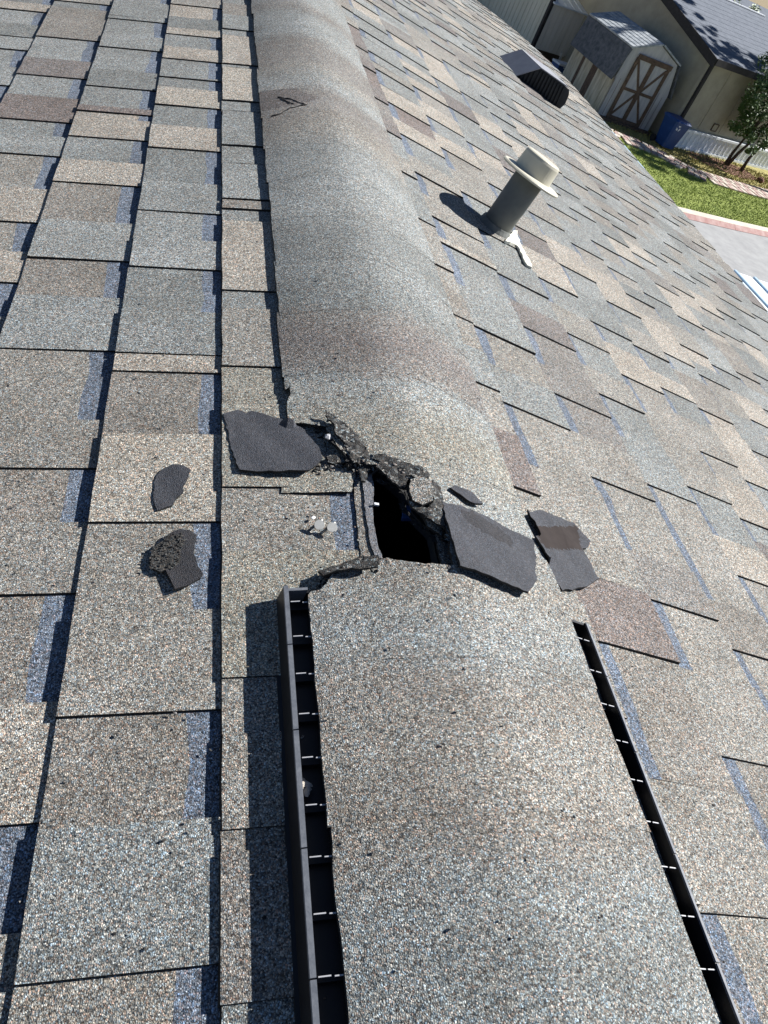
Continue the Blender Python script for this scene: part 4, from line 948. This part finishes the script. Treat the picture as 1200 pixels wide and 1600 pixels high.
# ------------------------------------------------------------------ slant-back box vent
bv = empty('box_vent', (1.3, 3.95, -.27), parent=house)
d = np.array([1.423 - 1.182, 3.869 - 3.944, 0]); along_y = np.array([1.156 - 1.182, 4.106 - 3.944, 0]); along_y = along_y / np.linalg.norm(along_y) * .22
pf = [np.array([1.182, 3.944, -.252]), np.array([1.425, 3.868, -.302]), np.array([1.441, 3.863, -.262]), np.array([1.438, 3.864, -.222]), np.array([1.430, 3.867, -.206]), np.array([1.414, 3.872, -.199]), np.array([1.272, 3.916, -.176])]
def pv(p, f_, dz=0): return tuple(p + along_y * f_ + np.array([0, 0, dz]))
b = MB(); i = [b.vert(*pv(p, .02)) for p in pf]; j = [b.vert(*pv(p, 1.0)) for p in pf]; b.face(i); b.face(j[::-1])
for k_ in range(7): b.face((i[k_], j[k_], j[(k_ + 1) % 7], i[(k_ + 1) % 7]))
hood = b.build('hood', M['vent_dark'], bv, label='louvred hood of the box vent, shade put into its black colour')
b = MB(); a_, c_ = pf[0], pf[6]; nn = np.array([-.003, 0, .004])
b.hexa([pv(a_ + nn * .3, -.03), pv(a_ + nn * .3, 1.02), pv(c_ + nn * .3, 1.02), pv(c_ + nn * .3, -.03), pv(a_ + nn, -.03), pv(a_ + nn, 1.02), pv(c_ + nn, 1.02), pv(c_ + nn, -.03)])
b.build('slant_back', M['vent_top'], bv, label='sloping grey back of the box vent')
b = MB(); b.hexa([pv(pf[6] + np.array([0, 0, .002]), -.03), pv(pf[5] + np.array([.002, 0, .002]), -.03), pv(pf[5] + np.array([.002, 0, .002]), 1.02), pv(pf[6] + np.array([0, 0, .002]), 1.02),
                    pv(pf[6] + np.array([0, 0, .006]), -.03), pv(pf[5] + np.array([.002, 0, .006]), -.03), pv(pf[5] + np.array([.002, 0, .006]), 1.02), pv(pf[6] + np.array([0, 0, .006]), 1.02)])
b.build('top_plate', M['vent_top'], bv)
for kk in range(13):                                                        # louvre fins on the near face
    f_ = .1 + kk * .067; p0 = pf[0] * (1 - f_) + pf[1] * f_; tp = pf[6] * (1 - min(1, max(0, (f_ - .35) / .62))) + pf[5] * min(1, max(0, (f_ - .35) / .62))
    if f_ < .35: tp = pf[0] * (1 - f_ / .37) + pf[6] * (f_ / .37)
    b = MB(); o = np.array(pv(p0, -.02)); b.box(o, (.006, -.002, 0), tuple(along_y * .035), (tp[0] - p0[0], tp[1] - p0[1], (tp[2] - p0[2]) * .93)); b.build('fin', M['vent_dark'], hood)
b = MB(); z = .004
b.hexa([(1.12, 3.86, roofz(1.12, 3.86, .005)), (1.50, 3.80, roofz(1.5, 3.8, .005)), (1.50, 4.14, roofz(1.5, 4.1, .005)), (1.12, 4.16, roofz(1.12, 4.1, .005)), (1.12, 3.86, roofz(1.12, 3.86, .0065)), (1.50, 3.80, roofz(1.5, 3.8, .0065)), (1.50, 4.14, roofz(1.5, 4.1, .0065)), (1.12, 4.16, roofz(1.12, 4.1, .0065))])

# ------------------------------------------------------------------ corrugated awning beyond the eave
aw = empty('metal_awning', (2.9, 2.2, -.62), 'white ribbed metal awning below the eave at the right edge', 'awning')
A0 = np.array([2.45, 3.44, -.60]); ax_ = np.array([.985, .06, -.03]); ay_ = np.array([.06, -1, 0.]); ay_ /= np.linalg.norm(ay_)
for kk in range(9):
    o = A0 + ax_ * (.135 * kk - .1); Ly = 3.2
    b = MB(); b.box(o, tuple(ax_ * .118), tuple(ay_ * Ly), (0, 0, .008)); b.build('panel', M['awning'], aw)
    b = MB(); b.box(o + ax_ * .1185, tuple(ax_ * .016), tuple(ay_ * Ly), (0, 0, .016)); b.build('rib', M['gutter'], aw)
for yo in (.1, 3.0):
    b = MB(); p = A0 + ax_ * 1.05 + ay_ * yo; b.box((p[0], p[1], G0), (.05, 0, 0), (0, .05, 0), (0, 0, p[2] - G0 - .045)); b.build('post', M['white'], aw)
b = MB(); b.box(A0 + ax_ * (-.12) + ay_ * .05 + UP * -.04, tuple(ax_ * 1.25), tuple(ay_ * .04), (0, 0, .036)); b.build('beam', M['white'], aw)

# ------------------------------------------------------------------ loose scraps of shingle lying on the roof
def under(x, y):
    h = roofz(x, y, .0065)
    if CL - .005 < x < CR + .005 and not in_poly(x, y, TEAR): h = max(h, cap_surf(x, y) + .002)
    return h
def scrap(name, pix, mats, label, lift0=.004, tilt=(0, 0), hpix=.012, th=.0028, curl=.0, rigid=False, top=None, step=.008, jit=.0012, rough=True):
    P0 = [on_roof(*p, hpix) for p in pix]; cx = sum(p[0] for p in P0) / len(P0); cy = sum(p[1] for p in P0) / len(P0)
    P = densify([tuple(p[:2]) for p in P0], .006, jit)
    # smooth support plane: fit to what lies under the outline
    A = np.array([[1, x - cx, y - cy] for x, y in P]); zz = np.array([under(x, y) for x, y in P]); co, *_ = np.linalg.lstsq(A, zz, rcond=None)
    up_ = max(under(x, y) - (co[0] + co[1] * (x - cx) + co[2] * (y - cy)) for x, y in P) if rigid else 0
    def zf(x, y):
        if rigid: return co[0] + co[1] * (x - cx) + co[2] * (y - cy) + up_ * .8 + lift0 + tilt[0] * (x - cx) + tilt[1] * (y - cy) + .0008 * math.sin(x * 90 + y * 60)
        base = co[0] + co[1] * (x - cx) + co[2] * (y - cy); base = .5 * base + .5 * under(x, y)
        r2 = ((x - cx) ** 2 + (y - cy) ** 2)
        return max(base, under(x, y) + .0002) + lift0 + tilt[0] * (x - cx) + tilt[1] * (y - cy) + curl * r2 + .0006 * math.sin(x * 130 + y * 70)
    b = MB(); sheet(b, P, [], zf, th, lambda x, y: tone('G', .0), step=step, top=top)
    o = b.build(name, mats, label=label, cat='debris', group='shingle scraps lying face down round the tear'); return o
BE = [M['backing'], M['edge'], M['sealant_strip'], M['tar'], M['backing2'], M['granules']]
scrap('shingle_scrap', ((350, 645), (361, 640), (372, 636), (388, 642), (392, 638), (405, 640), (427, 648), (450, 656), (472, 665), (485, 680), (499, 697), (502, 717), (492, 729), (482, 737), (430, 737), (373, 735), (362, 694)), BE,
      'largest black five-sided shingle scrap left of the torn cap', .005, (.01, -.04), .014, curl=.25)
z6 = lambda x, y: (230 + x / 7.62, 720 + y / 7.62)
scrap('shingle_scrap', [z6(*p) for p in ((115, 600), (75, 480), (80, 330), (110, 190), (180, 100), (300, 62), (430, 78), (500, 130), (470, 230), (430, 340), (430, 385), (385, 410), (340, 450), (300, 540), (215, 572))], BE,
      'small oval black shingle scrap on the tan tab at left', .003, (.06, .02), .009, step=.006)
G3 = [tuple(on_roof(*z6(*p), .01)[:2]) for p in ((30, 1040), (230, 900), (400, 870), (440, 960), (400, 1100), (380, 1230), (300, 1290), (200, 1310), (30, 1300))]
scrap('shingle_scrap', [z6(*p) for p in ((330, 1550), (640, 1410), (650, 1370), (600, 1250), (560, 1120), (575, 900), (500, 830), (380, 820), (240, 890), (190, 950), (60, 1040), (35, 1170), (60, 1290), (150, 1325), (220, 1305))], BE,
      'hatchet-shaped black scrap with gritty tar on its left half', .003, (.02, .0), .009, step=.006, top=lambda x, y: 3 if in_poly(x, y, G3) else 4)
b = MB()
for _ in range(200):
    x = random.uniform(min(p[0] for p in G3), max(p[0] for p in G3)); y = random.uniform(min(p[1] for p in G3), max(p[1] for p in G3))
    if in_poly(x, y, G3): shard(b, x, y, roofz(x, y, .0105), random.uniform(.0005, .0012), .5)
b.build('tar_lump', [M['tar'], M['tar'], M['edge']], label='gritty tar lumps stuck on the hatchet-shaped scrap', cat='debris', kind='stuff')
c3 = lambda x, y: (340 + x / 2, 600 + y / 2)
SM = [tuple(on_roof(*c3(*p), .03)[:2]) for p in ((765, 385), (800, 390), (900, 455), (930, 500), (910, 510), (860, 480), (790, 430))]
scrap('shingle_scrap', [c3(*p) for p in ((712, 352), (770, 370), (850, 405), (900, 440), (985, 490), (992, 545), (986, 625), (962, 662), (880, 630), (820, 597), (758, 572), (735, 480), (722, 430))], BE,
      'large grey four-sided scrap leaning beside the hole', .004, (-.05, .0), .030, step=.006, rigid=True, top=lambda x, y: 4 if in_poly(x, y, SM) else 0)
c5 = [(965, 402), (1000, 393), (1060, 412), (1110, 435), (1128, 455), (1165, 490), (1162, 508), (1142, 512), (1160, 545), (1190, 605), (1150, 632), (1080, 642), (1050, 608), (1010, 550), (985, 490), (1012, 470), (992, 430)]
BND = [tuple(on_roof(*c3(*p), .015)[:2]) for p in ((990, 440), (1126, 440), (1144, 512), (1000, 508))]
scrap('shingle_scrap', [c3(*p) for p in c5], BE, 'grey scrap crossed by a brown sealant band on the right slope', .004, (.0, .02), .012, step=.004, top=lambda x, y: 2 if in_poly(x, y, BND) else 0)
scrap('shingle_scrap', [c3(*p) for p in ((730, 315), (745, 308), (800, 340), (828, 378), (790, 370), (765, 345))], BE, 'smallest black sliver on the cap beyond the leaning scrap', .004, (.05, 0), .022, step=.004)
scrap('shingle_scrap', [c3(*p) for p in ((318, 578), (360, 562), (420, 550), (450, 538), (478, 556), (484, 608), (420, 618), (352, 622), (330, 602))], [M['tar'], M['edge'], M['tar'], M['tar'], M['tar'], M['granules']],
      'crumbly black scrap folded by the end of the vent', .009, (.05, .05), .018, step=.004, jit=.0016, top=lambda x, y: random.choices((0, 5), (5, 1))[0])
# two galvanised roofing nails lying by the blue band, a glassy chip, bits in the hole
for (px, py, ll, ry) in ((500, 819, 'left roofing nail head on the shingle near the vent', .3), (520, 823, 'right roofing nail head on the blue shingle band', .9)):
    p = on_roof(px, py, .012); n_ = empty('roofing_nail', (p[0], p[1], roofz(p[0], p[1], .007)), ll, 'nail', 'roofing nails by the tear')
    q = np.array([p[0], p[1], roofz(p[0], p[1], .0105)]); ax = Vector((-.35, -.5 + ry * .2, .75)).normalized()
    b = MB(); b.tube([q, q + np.array(ax) * .0016], .0052, n=14); b.build('head', M['zinc'], n_)
    b = MB(); b.tube([q, q - np.array(ax) * .004 + np.array([.004, .012, -.002])], .0013, n=6); b.build('shank', M['zinc'], n_)
p = on_roof(491, 806, .01); b = MB(); shard(b, p[0], p[1], roofz(p[0], p[1], .007), .0022, .4); b.mi = [0] * len(b.mi); b.build('plastic_chip', M['white'], label='white plastic chip left of the roofing nails', cat='debris')
p = on_roof(514, 678, .02); b = MB(); shard(b, p[0], p[1], cap_surf(p[0], p[1]), .0055, .8); b.mi = [0] * len(b.mi); b.build('plastic_chip', M['rib'], label='pale green-grey chip in the torn crack above the hole', cat='debris')
p = on_roof(590, 791, .006); b = MB(); b.box((p[0] - .004, p[1], roofz(p[0], p[1], .006)), (.005, 0, 0), (0, .003, 0), (0, 0, .002)); b.build('plastic_chip', M['white'], label='tiny white chip on the left rim of the hole', cat='debris')
p = on_roof(643, 800, -.002); b = MB(); b.hexa([(p[0] - .008, p[1] - .004, p[2] - .012), (p[0] + .008, p[1] - .002, p[2] - .010), (p[0] + .010, p[1] + .008, p[2] - .006), (p[0] - .006, p[1] + .010, p[2] - .006), (p[0] - .008, p[1] - .004, p[2] - .008), (p[0] + .008, p[1] - .002, p[2] - .006), (p[0] + .010, p[1] + .008, p[2]), (p[0] - .006, p[1] + .010, p[2])])
b.build('plastic_scrap', M['blue'], label='blue plastic scrap caught in the right side of the hole', cat='debris')
# dry leaf crumpled in the vent channel
p = on_roof(474, 1233, .012); b = MB()
for _ in range(9): shard(b, p[0] + random.gauss(0, .0030), p[1] + random.gauss(0, .0022), -TL * abs(p[0]) + .010 + random.uniform(0, .006), random.uniform(.0015, .0032), .4)
b.mi = [0] * len(b.mi); b.build('dry_leaf', M['pav_cream'], label='crumpled tan leaf caught in the left vent channel', cat='leaf')
p = on_roof(467, 926, .01); b = MB()
for _ in range(6): shard(b, p[0] + random.gauss(0, .003), p[1] + random.gauss(0, .002), roofz(p[0], p[1], .006), random.uniform(.002, .0035), .9)
b.mi = [0] * len(b.mi); b.build('asphalt_crumb', M['tar'], label='small black crumb at the far end of the vent channel', cat='debris')
